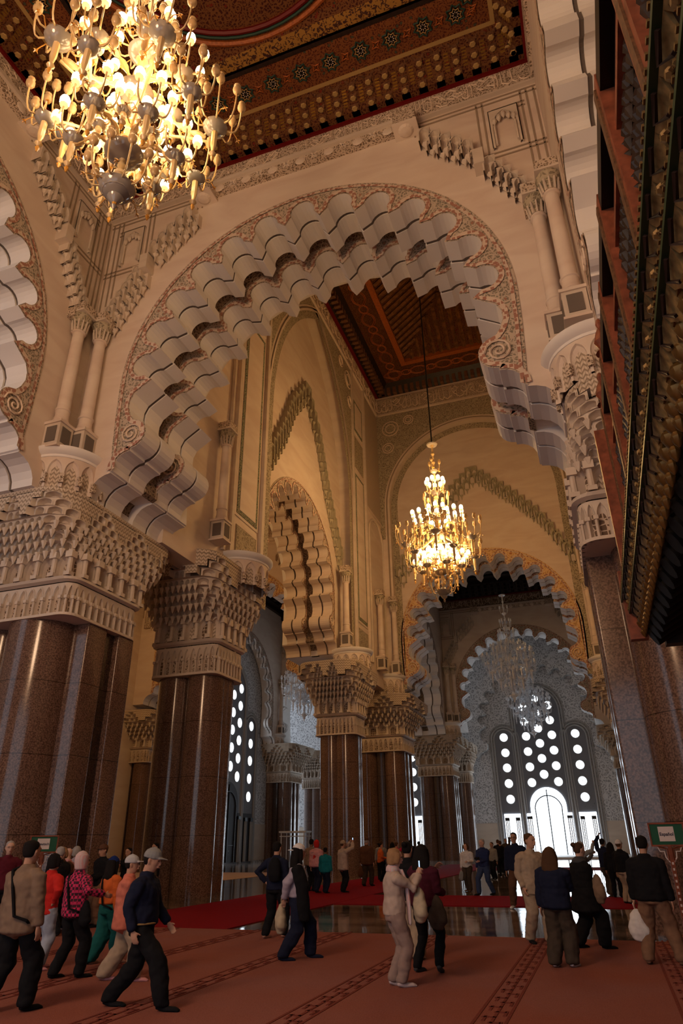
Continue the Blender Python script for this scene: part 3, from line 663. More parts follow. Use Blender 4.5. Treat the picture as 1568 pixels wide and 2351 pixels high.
for s in (-1, 1):   # marble panels with dark borders, medallions
    x0, x1 = sorted((s*7.9, s*10.3))
    def panel(z0, z1, inner, border=.22, bm='marble_green', cx=None):
        pb.bx(x0, x1, -.05, 0, z0, z1, 'plaster'); pb.bx(x0+.15, x1-.15, -.08, 0, z0+.15, z1-.15, bm); pb.bx(x0+.15+border, x1-.15-border, -.10, 0, z0+.15+border, z1-.15-border, inner)
    panel(13.4, 15.3, 'carved_grey', .05, 'line_brown'); panel(15.6, 27.6, 'plaster'); panel(27.9, 31.0, 'carved_grey', .05, 'line_brown'); panel(31.3, 34.5, 'plaster')
    pb.lathe([(1.0, -.12), (1.0, 0)], ((x0+x1)/2, 0, 29.45), 'marble_green', 28, Matrix.Rotation(PI/2, 3, 'X')); pb.lathe([(.3, -.15), (.3, 0)], ((x0+x1)/2, 0, 29.45), 'red_paint', 16, Matrix.Rotation(PI/2, 3, 'X'))
    for xx in (s*7.6, s*10.65): pb.bx(xx-.12, xx+.12, -.18, 0, 13.3, 36.9, 'stucco')
    a0, a1 = sorted((s*11.0, s*15.3)); pb.bx(a0, a1, -.04, 0, 26.0, 36.8, 'diaper'); pb.bx(a0, a1, -.1, 0, 25.8, 26.0, 'plaster')
    h_ = [(s*13.15+x, z) for x, z in arc_pts(0, 23.6, 1.9, 0, PI, 14)]; pb.tube([(x, -.06, z) for x, z in [(s*13.15+1.9, 13.4)]+h_+[(s*13.15-1.9, 13.4)]], .12, 'stucco', 6)
pb.build('marble_panelling', oB)
# round niche on the far wall of bay B
oBB = niche_slab('wall_back', (-6.1, 51.0, 0), 0, 7.15, 27.6, 34.7, 12.2, 8.2, 8.2, 39.0, .6, 'plaster', 'carved_grey', True)
lambrequin(wB, 30.0, [(3.0, 27.2), (4.9, 25.0), (6.9, 21.3)], 0, (6, 4, 4), .62)
mb = MB(); mb.bx(2.0, 8.0, 20.4, 51, 12, 40.5, 'plaster'); mb.build('wall_right', kind='structure')
mb = MB(); mb.bx(2.0, 8.0, 55.6, 94, 12, 27, 'plaster'); mb.build('wall_right', kind='structure')
mb = MB(); mb.bx(-14.2, 2.0, 20.4, 20.9, 26.4, 40.5, 'plaster'); mb.build('wall_front', kind='structure')

# ------------------------------------------------------------------ window walls
def window_wall(loc, rz, wall_name, hl, hr, n0, zt=27.0, label_idx=0, dark_doors=False):
    w_ = MB(); w_.bx(-hl, hr, 0, .5, 0, zt, 'carved_wall')
    wo = w_.build(wall_name, kind='structure', loc=loc, rot=(0, 0, rz))
    dd = MB(); dd.bx(-hl, -5.9, -.06, 0, .2, 3.6, 'stucco'); dd.bx(5.9, hr, -.06, 0, .2, 3.6, 'stucco'); dd.build('carved_dado', wo)
    k = n0
    glass = 'window_light'
    def surround(cx, hw, zs, nm, mats=('screen_stone', 'stone_trim')):
        nonlocal k
        zt_ = zs+hw; m_ = MB(); P = [(cx-hw, 0)]+[(x, z) for x, z in arc_pts(cx, zs, hw, PI, 0, 20)]+[(cx+hw, 0)]
        m_.poly_extrude(P, -.10, -.02, mats[0], mats[1])
        for d, r_, y in ((.0, .10, -.16), (.28, .13, -.1), (.55, .08, -.06)):
            m_.tube([(x, y, z) for x, z in [(cx-hw-d, 0)]+arc_pts(cx, zs, hw+d, PI, 0, 22)+[(cx+hw+d, 0)]], r_, mats[1], 6)
        o = m_.build('window_%d' % k, kind='structure', loc=loc, rot=(0, 0, rz)); k += 1; return o
    def disc(o, x, z, r=.46):
        d = MB(); d.lathe([(r, 0), (r, .03)], (x, -.13, z), glass, 24, Matrix.Rotation(PI/2, 3, 'X'))
        d.lathe([(.05, 0), (.05, .05)], (x, -.14, z), 'iron', 8, Matrix.Rotation(PI/2, 3, 'X'))
        for a in range(8):
            d.box((x+r*.52*math.cos(a*PI/4), -.165, z+r*.52*math.sin(a*PI/4)), (.05, .01, .05), 'iron')
        d.lathe([(r, 0), (r+.05, .06), (r+.1, 0)], (x, -.13, z), 'stone_trim', 24, Matrix.Rotation(PI/2, 3, 'X')); d.build('round_pane', o)
    c = surround(0, 2.75, 16.3, 'centre')
    for z in (17.7, 15.9, 14.1, 12.35, 10.6, 8.8): disc(c, 0, z)
    for z in (16.8, 15.0, 13.25, 11.47, 9.7, 7.93):
        disc(c, -1.54, z); disc(c, 1.54, z)
    g = MB(); G = 'lattice_dark' if dark_doors else glass
    g.poly_extrude([(-2.05, 0.15)]+arc_pts(0, 5.3, 2.05, PI, 0, 20)+[(2.05, .15)], -.16, -.12, G, G)
    for x0, x1 in ((-2.55, -2.12), (2.12, 2.55)): g.bx(x0, x1, -.16, -.12, .15, 4.55, G)
    g.build('arched_glass', c)
    r_ = MB()
    r_.tube([(0, -.22, .15), (0, -.22, 7.1)], .07, 'iron', 6)
    r_.tube([(x, -.22, z) for x, z in [(-1.45, .15), (-1.5, 4.6)]+arc_pts(0, 4.9, 1.55, PI*.95, PI*.5, 8)], .07, 'iron', 6); r_.tube([(x, -.22, z) for x, z in [(1.45, .15), (1.5, 4.6)]+arc_pts(0, 4.9, 1.55, PI*.05, PI*.5, 8)], .07, 'iron', 6)
    for sx in (-1, 1):
        for dx in (0, .2, .4): r_.cyl((sx*(2.05+dx), -.3, .15), (sx*(2.05+dx), -.3, 4.0), .06, mat='stone_trim', n=8)
        r_.bx(sx*2.25-.3, sx*2.25+.3, -.38, -.2, 3.95, 4.25, 'iron')
    for z in (1.6,): r_.bx(-2.0, 2.0, -.22, -.2, z, z+.04, 'iron')
    r_.build('mullions', c)
    for sx in (-1, 1):
        s_ = surround(sx*4.27, 1.25, 13.0, 'side')
        for z in (13.26, 11.45, 9.7, 7.92, 6.16): disc(s_, sx*4.27, z)
        g = MB(); g.bx(sx*4.27-.95, sx*4.27+.95, -.16, -.12, .15, 4.55, G); g.build('lower_glass', s_)
        m2 = MB()
        for q in (-1, 1):
            for dx in (.45, .62, .8): m2.cyl((sx*4.27+q*dx, -.3, .15), (sx*4.27+q*dx, -.3, 3.9), .06, mat='stone_trim', n=8)
            m2.bx(sx*4.27+q*.62-.26, sx*4.27+q*.62+.26, -.38, -.2, 3.8, 4.15, 'iron')
        m2.build('mullions', s_)
    return k
flat('stone_trim', (0.42, 0.41, 0.40), 0.6)
lattice_mat('screen_stone', (0.05, 0.05, 0.055), (0.20, 0.20, 0.22), 5.0)
lattice_mat('lattice_dark', (0.5, 0.55, 0.6), (0.05, 0.05, 0.06), 3.0, .5)
k = window_wall((-6.1, 90.0, 0), 0, 'wall_back', 13.6, 14.0, 1)
k = window_wall((-26.52, 90.0, 0), 0, 'wall_back', 14.0, 6.8, k)
k = window_wall((-35.0, 64.6, 0), PI/2, 'wall_left', 9.5, 9.5, k, dark_doors=True)
# scalloped blind arch just in front of the far window wall
mb = MB(); cove, ring, prof = arch_curves(1.12)
zc_ = 14.6; pr = [(x, z+zc_) for x, z in prof]
mb.poly_extrude([(-8.4, pr[0][1])]+pr+[(8.4, pr[-1][1]), (8.4, 27), (-8.4, 27)], 0, 1.0, 'carved_wall', 'stone_trim'); mb.build('wall_back', kind='structure', loc=(-6.1, 88.6, 0))

# ------------------------------------------------------------------ piers
TOWER = ('stucco', 'carved_cream', 'diaper')
def crossing_pier(label, mir, loc, group=None):
    # plan in world offset from nave corner (0,0) = wall corner; +x nave side, y away from camera
    t = thing('pier', label, 'pier', loc, 0, group); m_ = -1 if mir else 1
    def bxs(x0, x1, y0, y1, *r): 
        a, b_ = sorted((m_*x0, m_*x1)); return (a, b_, y0, y1)+r
    z1 = 7.95
    cluster_shaft(t, [bxs(-4.6, -.3, .9, 4.4), bxs(-1.2, 1.30, .75, 1.65), bxs(-1.2, 1.10, 1.60, 2.30, 'granite_dark'), bxs(-1.2, 1.30, 2.25, 3.05), bxs(-3.9, -2.8, .35, 1.2)],
                  [(m_*-.35, .75, 1.08), (m_*-3.4, .9, 1.0), (m_*-2.1, .95, .75)], z1)
    R0 = (*sorted((m_*-4.9, m_*1.30)), -.28, 3.1, .35); R1 = (*sorted((m_*-5.7, m_*1.15)), -1.2, 5.6, 1.2)
    capital(t, R0, R1, z1, 12.0, 17, 9, 3)
    return t
p1 = crossing_pier('huge red granite pier at the left edge below ornate capital, German sign before it', False, (-15.4, 15.8, 0))
crossing_pier('red granite pier at right edge below the dark wooden gallery', True, (-15.4+17.25, 15.8, 0))
def nave_pier(label, loc, cap_z=7.75, w_=3.0, d_=2.4, top=12.0, tx=1.0, ty=1.4, group=None, tone=TOWER, r=.78, nx=8, ny=7):
    t = thing('pier', label, 'pier', loc, 0, group); hx, hy = w_/2, d_/2
    cluster_shaft(t, [(-hx+.45, hx-.45, -hy+.5, hy-.1), (-.28, .28, -hy+.35, -hy+.8, 'granite_dark'), (hx-.65, hx-.02, -.30, .30, 'granite'), (-hx+.02, -hx+.65, -.3, .3, 'granite')],
                  [(-hx+r, -hy+r, r), (hx-r, -hy+r, r), (-hx+r, hy-r, r), (hx-r, hy-r, r)], cap_z)
    R0 = (-hx-.05, hx+.05, -hy-.05, hy+.05, .3); R1 = (-hx-tx, hx+tx, -hy-ty, hy+ty, 1.0)
    capital(t, R0, R1, cap_z, top, nx, ny, 2, tone=tone); return t
# pier 2 on the left line, then further ones
a = nave_pier('granite pier second from left, dark capital under the marble panelled wall', (-15.4, 25.2, 0), 7.95, 2.9, 2.3, 12.7, .55, 1.9)
b_ = nave_pier('granite pier in mid picture, nearest the men with raised phones', (-15.0, 42.2, 0), 7.75, 2.5, 2.1, 12.0, .7, 1.9)
c_ = nave_pier('granite pier just right of the middle pier, warm lit capital', (-15.2, 53.0, 0), 7.8, 3.6, 3.6, 11.7, 1.2, 1.7)
GREY = ('stucco', 'carved_cream', 'diaper')
def clone_pier(src, loc, label, group=None): return dup(src, loc, 0, label, group)
clone_pier(c_, (3.5, 53.0, 0), 'granite pier on the right line, beyond the near right pier')
clone_pier(b_, (3.4, 42.2, 0), 'granite pier on the right line hidden beside the near right pier')
clone_pier(c_, (-15.9, 75.6, 0), 'grey lit pier left of the far bright doors')
clone_pier(b_, (-15.2, 84.5, 0), 'farthest pier in the nave left of the window wall')
clone_pier(c_, (3.5, 75.6, 0), 'far grey pier right of the bright doors')
clone_pier(c_, (-34.0, 75.2, 0), 'grey pier in the left aisle beside the white metal frame')
clone_pier(b_, (-33.6, 84.5, 0), 'grey pier in the left aisle behind the scaffold tower')
clone_pier(c_, (-36.2, 51.3, 0), 'granite pier of the left aisle glimpsed between the two nearest left piers')
# ledges and paired columns in the corners
corner_ledge((-15.4, 15.8), 'round stone ledge carrying two columns above the near left pier')
column((-14.68, 15.47, 13.36), 0, 6.1, 'stone column left of the huge arch, right one of the pair'); column((-15.07, 14.78, 13.36), PI/2, 6.1, 'stone column above the near left pier, left one of pair')
corner_ledge((1.7, 15.8), 'round stone ledge above right pier, partly behind gallery')
column((.95, 15.47, 13.6), 0, 6.0, 'stone column right of the huge arch, left one of the pair'); column((1.37, 14.78, 13.6), -PI/2, 6.0, 'stone column right of the huge arch, right one of the pair')
corner_ledge((-14.1, 25.9), 'curved stone ledge above second pier from left', 1.35)
column((-13.75, 23.4, 13.4), PI/2, 6.0, 'stone column on the ledge above second pier from left')
corner_ledge((-14.3, 42.6), 'curved stone ledge above the middle pier', 1.25, dz=.9)
column((-14.3, 41.6, 13.3), PI/2, 5.7, 'stone column right of the cream side arch'); column((-13.75, 48.0, 13.1), PI/2, 6.2, 'stone column in bay corner, left of pair behind lit chandelier'); column((-13.2, 50.0, 13.1), 0, 6.2, 'stone column in bay corner, right of pair behind lit chandelier')
corner_ledge((-14.1, 50.6), 'curved stone ledge above the pier right of the middle pier', 1.2, z0=11.7)
column((1.35, 50.1, 13.1), 0, 6.2, 'stone column right of the orange ringed arch'); corner_ledge((2.0, 50.6), 'curved stone ledge right of the orange ringed arch', 1.2, z0=11.7)
corner_ledge((-14.0, 73.3), 'grey stone ledge over the far nave pier', 1.2, z0=11.4); column((-13.0, 73.0, 12.8), 0, 6.2, 'grey column left of the farthest arch, right of pair'); column((-13.6, 72.4, 12.8), PI/2, 6.2, 'grey column left of the farthest arch, left of pair')
corner_ledge((-34.2, 73.3), 'grey stone ledge over the far aisle pier', 1.2, z0=11.4); column((-33.2, 73.0, 12.8), 0, 6.2, 'grey column in far aisle corner, right of pair'); column((-33.9, 72.2, 12.8), PI/2, 6.2, 'grey column in far aisle corner, left of pair')
column((-20.4, 48.7, 13.4), 0, 6.2, 'column seen through the cream side arch')

# ------------------------------------------------------------------ ceilings
def painted_ceiling(name, x0, x1, y0, y1, z, dark=False, step=.62):
    o = MB(); wd = 'painted_wood' if not dark else 'wood_dark'
    def ringr(i0, i1, za, zb, mat):
        A = [(x0+i0, y0+i0, za), (x1-i0, y0+i0, za), (x1-i0, y1-i0, za), (x0+i0, y1-i0, za)]; B_ = [(x0+i1, y0+i1, zb), (x1-i1, y0+i1, zb), (x1-i1, y1-i1, zb), (x0+i1, y1-i1, zb)]
        o.add(A+B_, [(i, (i+1) % 4, 4+(i+1) % 4, 4+i) for i in range(4)], mat)
    ringr(0, .18, z, z, 'red_paint'); ringr(.18, .18, z, z+.12, 'red_paint'); ringr(.18, .42, z+.12, z+.12, wd); ringr(.42, .95, z+.12, z+1.35, wd); ringr(.95, 1.1, z+1.35, z+1.35, 'gold_paint' if not dark else wd)
    ringr(1.1, 2.35, z+1.35, z+1.45, 'painted_star' if not dark else wd); ringr(2.35, 2.5, z+1.42, z+1.42, 'wood_dark'); ringr(2.5, 3.0, z+1.6, z+1.6, 'gold_script' if not dark else wd); ringr(3.0, 3.25, z+1.6, z+1.75, 'painted_wood' if not dark else 'wood_black')
    root = o.build(name, kind='structure')
    c = MB()   # corbel table: small arched brackets with gold balusters
    def side(ax, ay, bx_, by_, nx, ny):
        Ln = math.hypot(bx_-ax, by_-ay); n = int(Ln/step); tx, ty = (bx_-ax)/Ln, (by_-ay)/Ln; rz = math.atan2(ty, tx)
        for i in range(n):
            s = (i+.5)*Ln/n; px, py = ax+tx*s, ay+ty*s
            for j, (d, zz, wz) in enumerate(((.46, .30, .36), (.62, .66, .34), (.80, 1.0, .36))):
                c.box((px+nx*(d-.10), py+ny*(d-.10), z+zz), (step*(.50-.06*j), .34, wz), 'wood_corbel' if not dark else wd, rz)
                c.lathe([(.09, -.03), (.12, 0), (.05, .05)], (px+nx*(d+.06), py+ny*(d+.06), z+zz-.2), 'gold_paint' if not dark else 'iron', 6)
            for q in range(7):
                a_ = PI*q/6; c.box((px+tx*step*.5+tx*.17*math.cos(a_)+nx*.86, py+ty*step*.5+ty*.17*math.cos(a_)+ny*.86, z+1.12+.16*math.sin(a_)), (.07, .12, .05), 'wood_corbel' if not dark else wd, rz)
            for j in range(6):
                c.box((px+tx*step*.5+nx*(.50+j*.05), py+ty*step*.5+ny*(.50+j*.05), z+.36+j*.115), (.17, .10, .055), 'gold' if not dark else 'iron', rz)
            c.box((px+nx*.32, py+ny*.32, z+.2), (.16, .12, .1), 'gold_paint' if not dark else wd, rz)
    side(x0+.2, y1, x1-.2, y1, 0, -1); side(x0, y0+.2, x0, y1-.2, 1, 0); side(x1, y0+.2, x1, y1-.2, -1, 0); side(x0+.2, y0, x1-.2, y0, 0, 1)
    c.build('corbel_table', root)
    return root
flat('wood_corbel', (0.17, 0.075, 0.035), 0.5, noise=.5, nscale=14, spec=.4)
m, nt, b = _new('gold_script'); tc = coords(nt, 1); nn = N(nt, 'ShaderNodeTexNoise'); nn.inputs['Scale'].default_value = 7; nn.inputs['Distortion'].default_value = 1.5; L(nt, tc, nn.inputs['Vector'])
L(nt, ramp(nt, nn.outputs['Fac'], [(0.40, (0.05, 0.012, 0.008)), (0.46, (0.34, 0.17, 0.03))], 'CONSTANT'), b.inputs['Base Color']); b.inputs['Roughness'].default_value = .6
def star(mb, x, y, z, r, n=8, mat='teal_paint', th=.035, rin=.7):
    P = [(x+(r if i % 2 else r*rin)*math.cos(PI*i/n+.2), y+(r if i % 2 else r*rin)*math.sin(PI*i/n+.2), z) for i in range(2*n+1)]
    mb.tube(P, th, mat, 4)
cA = painted_ceiling('ceiling', -15.4, 1.7, -1.9, 15.8, 26.1)
s_ = MB()
for (ax, ay, bx_, by_) in ((-13.2, 14.1, -.5, 14.1), (-13.7, .8, -13.7, 13.6), (0.0, .8, 0.0, 13.6)):
    Ln = math.hypot(bx_-ax, by_-ay); n = int(Ln/1.15)
    for i in range(n+1):
        x, y = ax+(bx_-ax)*i/n, ay+(by_-ay)*i/n
        star(s_, x, y, 27.46, .34); star(s_, x, y, 27.44, .22, 8, 'gold_paint', .02); s_.lathe([(.2, 0), (.2, .02)], (x, y, 27.47), 'wood_black', 12)
        for a in range(8): s_.box((x+.09*math.cos(a*PI/4), y+.09*math.sin(a*PI/4), 27.45), (.05, .02, .02), 'key_light', a*PI/4)
        dx, dy = (bx_-ax)/n/2, (by_-ay)/n/2; star(s_, x+dx, y+dy, 27.45, .18, 4, 'orange_wood', .03, .4)
s_.build('star_band', cA)
v_ = MB()   # inner field: big rounded octagon frame and quatrefoil lattice
v_.add([(-12.15, 1.35, 27.85), (-1.55, 1.35, 27.85), (-1.55, 12.55, 27.85), (-12.15, 12.55, 27.85)], [(0, 1, 2, 3)], 'painted_star')
cx, cy = -6.85, 6.95
for r_, mt, th in ((5.45, 'orange_wood', .10), (5.25, 'teal_paint', .05), (5.1, 'red_paint', .09)):
    P = []
    for i in range(65):
        a = 2*PI*i/64; rr = r_*(1+.05*abs(math.cos(2*a))**.5)*(1.0 if True else 1); P.append((cx+rr*math.cos(a), cy+rr*math.sin(a), 27.80-(.02 if mt == 'teal_paint' else 0)))
    v_.tube(P, th, mt, 6)
v_.lathe([(5.2, -.02), (5.0, .3), (4.0, .9), (2.5, 1.3), (0, 1.5)], (cx, cy, 27.85), 'painted_wood', 48)
v_.build('inner_field', cA)
q_ = MB()
for i in range(-6, 7):
    for j in range(-6, 7):
        x = i*.98+(.49 if j % 2 else 0); y = j*.85; d = math.hypot(x, y)
        if d > 4.75: continue
        z = 27.82+1.5*(1-(d/5.2)**2)**.8 if d < 5.2 else 27.8
        P = []
        for k in range(25):
            a = 2*PI*k/24; rr = .40*(1+.16*math.cos(4*a)); P.append((cx+x+rr*math.cos(a), cy+y+rr*math.sin(a), z-.03))
        q_.tube(P, .035, 'gold_paint', 4); star(q_, cx+x, cy+y, z-.0, .17, 4, 'red_bright', .02, .5)
flat('red_bright', (0.30, 0.03, 0.01), 0.5)
q_.build('quatrefoil_lattice', cA)
m_ = MB(); m_.bx(-20.5, 8, -6, 20.5, 29.8, 30.2, 'wood_black'); m_.build('ceiling', kind='structure')
# bay B ceiling: hipped, ribbed
def hipped(x0, x1, y0, y1, z, h, cart=True, dark=False):
    o = MB(); W_ = 'painted_wood' if not dark else 'wood_dark'
    def ringr(i0, i1, za, zb, mat):
        A = [(x0+i0, y0+i0, za), (x1-i0, y0+i0, za), (x1-i0, y1-i0, za), (x0+i0, y1-i0, za)]; B_ = [(x0+i1, y0+i1, zb), (x1-i1, y0+i1, zb), (x1-i1, y1-i1, zb), (x0+i1, y1-i1, zb)]
        o.add(A+B_, [(i, (i+1) % 4, 4+(i+1) % 4, 4+i) for i in range(4)], mat)
    ringr(0, .3, z, z, 'red_paint'); ringr(.3, 1.3, z, z+1.0, 'wood_dark'); ringr(1.3, 3.3, z+1.0, z+1.1, W_); ringr(3.3, 3.75, z+.95, z+.95, 'orange_wood'); ringr(3.75, 3.75, z+.95, z+1.3, 'orange_wood'); ringr(3.3, 3.3, z+.95, z+1.1, 'orange_wood')
    hw = (x1-x0)/2-.4; ringr(3.75, hw, z+1.3, z+h, W_)
    o.add([(x0+hw, y0+hw, z+h), (x1-hw, y0+hw, z+h), (x1-hw, y1-hw, z+h), (x0+hw, y1-hw, z+h)], [(0, 1, 2, 3)], W_)
    root = o.build('ceiling', kind='structure')
    r_ = MB(); d = 4.0; run = hw-3.75
    def rib(axis, c, s0, side):
        # rib climbing the slope from the eave
        mx = min(run, s0); 
        if mx < .3: return
        def pt(t): 
            q = 3.75+t; zz = z+1.3+(h-1.3)*t/run-.12
            return {0: (c, y1-q, zz), 1: (c, y0+q, zz), 2: (x0+q, c, zz), 3: (x1-q, c, zz)}[side]
        r_.tube([pt(0), pt(mx)], .17, 'rib_wood', 4)
    n = 18
    for side in range(4):
        a0, a1 = (x0+3.75, x1-3.75) if side < 2 else (y0+3.75, y1-3.75)
        k = int((a1-a0)/.62)
        for i in range(1, k):
            c = a0+(a1-a0)*i/k; rib(0, c, min(c-a0, a1-c), side)
    r_.build('ceiling_ribs', root)
    if cart:
        c_ = MB()
        for (ax, ay, bx_, by_, n) in ((x0+2.3, y1-2.3, x1-2.3, y1-2.3, 10), (x0+2.3, y0+2.3, x0+2.3, y1-2.3, 20)):
            Ln = math.hypot(bx_-ax, by_-ay); tx, ty = (bx_-ax)/Ln, (by_-ay)/Ln
            for i in range(n+1):
                s = Ln*i/n; big_ = i % 2 == 0; ra, rb = (.85, .55) if big_ else (.5, .38)
                for f_ in (1, .82): c_.tube([(ax+tx*(s+ra*f_*math.cos(a)*(1+.1*math.cos(4*a)))-ty*rb*f_*math.sin(a), ay+ty*(s+ra*f_*math.cos(a)*(1+.1*math.cos(4*a)))+tx*rb*f_*math.sin(a), z+1.0) for a in [2*PI*k/20 for k in range(21)]], .035, 'orange_wood', 4)
        for (ax, ay, bx_, by_, nx, ny) in ((x0, y1, x1, y1, 0, -1), (x0, y0, x0, y1, 1, 0)):
            Ln = math.hypot(bx_-ax, by_-ay); n = int(Ln/.55); tx, ty = (bx_-ax)/Ln, (by_-ay)/Ln
            for i in range(n):
                s = (i+.5)*Ln/n; c_.box((ax+tx*s+nx*.75, ay+ty*s+ny*.75, z+.45), (.3, .5, .75), 'wood_corbel', math.atan2(ty, tx))
                c_.box((ax+tx*s+nx*.45, ay+ty*s+ny*.45, z+.15), (.12, .12, .2), 'gold_dull', math.atan2(ty, tx))
        c_.build('cartouche_band', root)
    return root
flat('rib_wood', (0.20, 0.085, 0.03), 0.5, noise=.5, nscale=3)
hipped(-14.1, 2.0, 20.8, 51.0, 39.0, 4.4)
m_ = MB(); m_.bx(-20.5, 8, 20.4, 56, 44, 44.4, 'wood_black'); m_.build('ceiling', kind='structure')
painted_ceiling('ceiling', -14.1, 2.0, 55.6, 73.5, 26.2, True, .7)
m_ = MB(); m_.bx(-37, 8, 55.6, 95, 28.6, 29, 'wood_dark'); m_.build('ceiling', kind='structure')
# beams of the grey ceilings
for (x0, x1, y0, y1) in ((-34.2, -18.7, 55.6, 73.5), (-14.1, 2.0, 58.0, 71)):
    bm = MB()
    for i in range(9): 
        y = y0+1.5+(y1-y0-3)*i/8; bm.bx(x0, x1, y-.35, y+.35, 27.1, 27.9, 'wood_dark')
    bm.bx(x0, x1, y0, y1, 28.0, 28.2, 'wood_dark')
    o = bm.build('ceiling', kind='structure')
for (x0, x1, y0, y1) in ((-34.2, -18.7, 55.6, 73.5),):
    bm = MB()
    for d, zz in ((0, 26.2), (.5, 26.6), (1.1, 27.0)):
        bm.bx(x0, x1, y1-d-.6, y1-d, zz, zz+.5, 'wood_dark'); bm.bx(x0+d, x0+d+.6, y0, y1, zz, zz+.5, 'wood_dark')
    bm.build('ceiling', kind='structure')
# aisle bay B ceiling (warm carved wood)
bm = MB(); bm.bx(-36, -18.7, 18, 49, 28.4, 28.8, 'wood_red')
for d, zz in ((0, 27.2), (.7, 27.5), (1.5, 27.9)): bm.bx(-36+d, -18.7-d, 49-d-.8, 49-d, zz, zz+.7, 'wood_red'); bm.bx(-36+d, -36+d+.8, 18, 49-d, zz, zz+.7, 'wood_red'); bm.bx(-18.7-d-.8, -18.7-d, 18, 49-d, zz, zz+.7, 'wood_red')
for k in range(5): bm.bx(-32+k*2.4, -31.2+k*2.4, 18, 46, 28.0, 28.5, 'orange_wood')
for i in range(28): bm.bx(-35.6+i*.6, -35.25+i*.6, 48.1, 48.6, 26.95, 27.3, 'wood_corbel')
bm.build('ceiling', kind='structure')
bm = MB(); bm.bx(-37, -19.9, -6, 18, 27.4, 27.8, 'wood_red'); bm.build('ceiling', kind='structure')
# ------------------------------------------------------------------ chandeliers
def ellipsoid(mb, c, rx, ry, rz_, mat, n=10, m=6, M3=None):
    P = []; F = []
    for j in range(1, m):
        a = PI*j/m
        for i in range(n):
            b_ = 2*PI*i/n; p = Vector((rx*math.sin(a)*math.cos(b_), ry*math.sin(a)*math.sin(b_), rz_*math.cos(a))); P.append((M3 @ p if M3 else p)+Vector(c))
    top = Vector((0, 0, rz_)); bot = Vector((0, 0, -rz_)); P += [(M3 @ top if M3 else top)+Vector(c), (M3 @ bot if M3 else bot)+Vector(c)]; T_, B_ = len(P)-2, len(P)-1
    for j in range(m-2):
        for i in range(n): k = (i+1) % n; F.append((j*n+i, (j+1)*n+i, (j+1)*n+k, j*n+k))
    for i in range(n): k = (i+1) % n; F.append((T_, i, k)); F.append(((m-2)*n+k, (m-2)*n+i, B_))
    mb.add(P, F, mat)
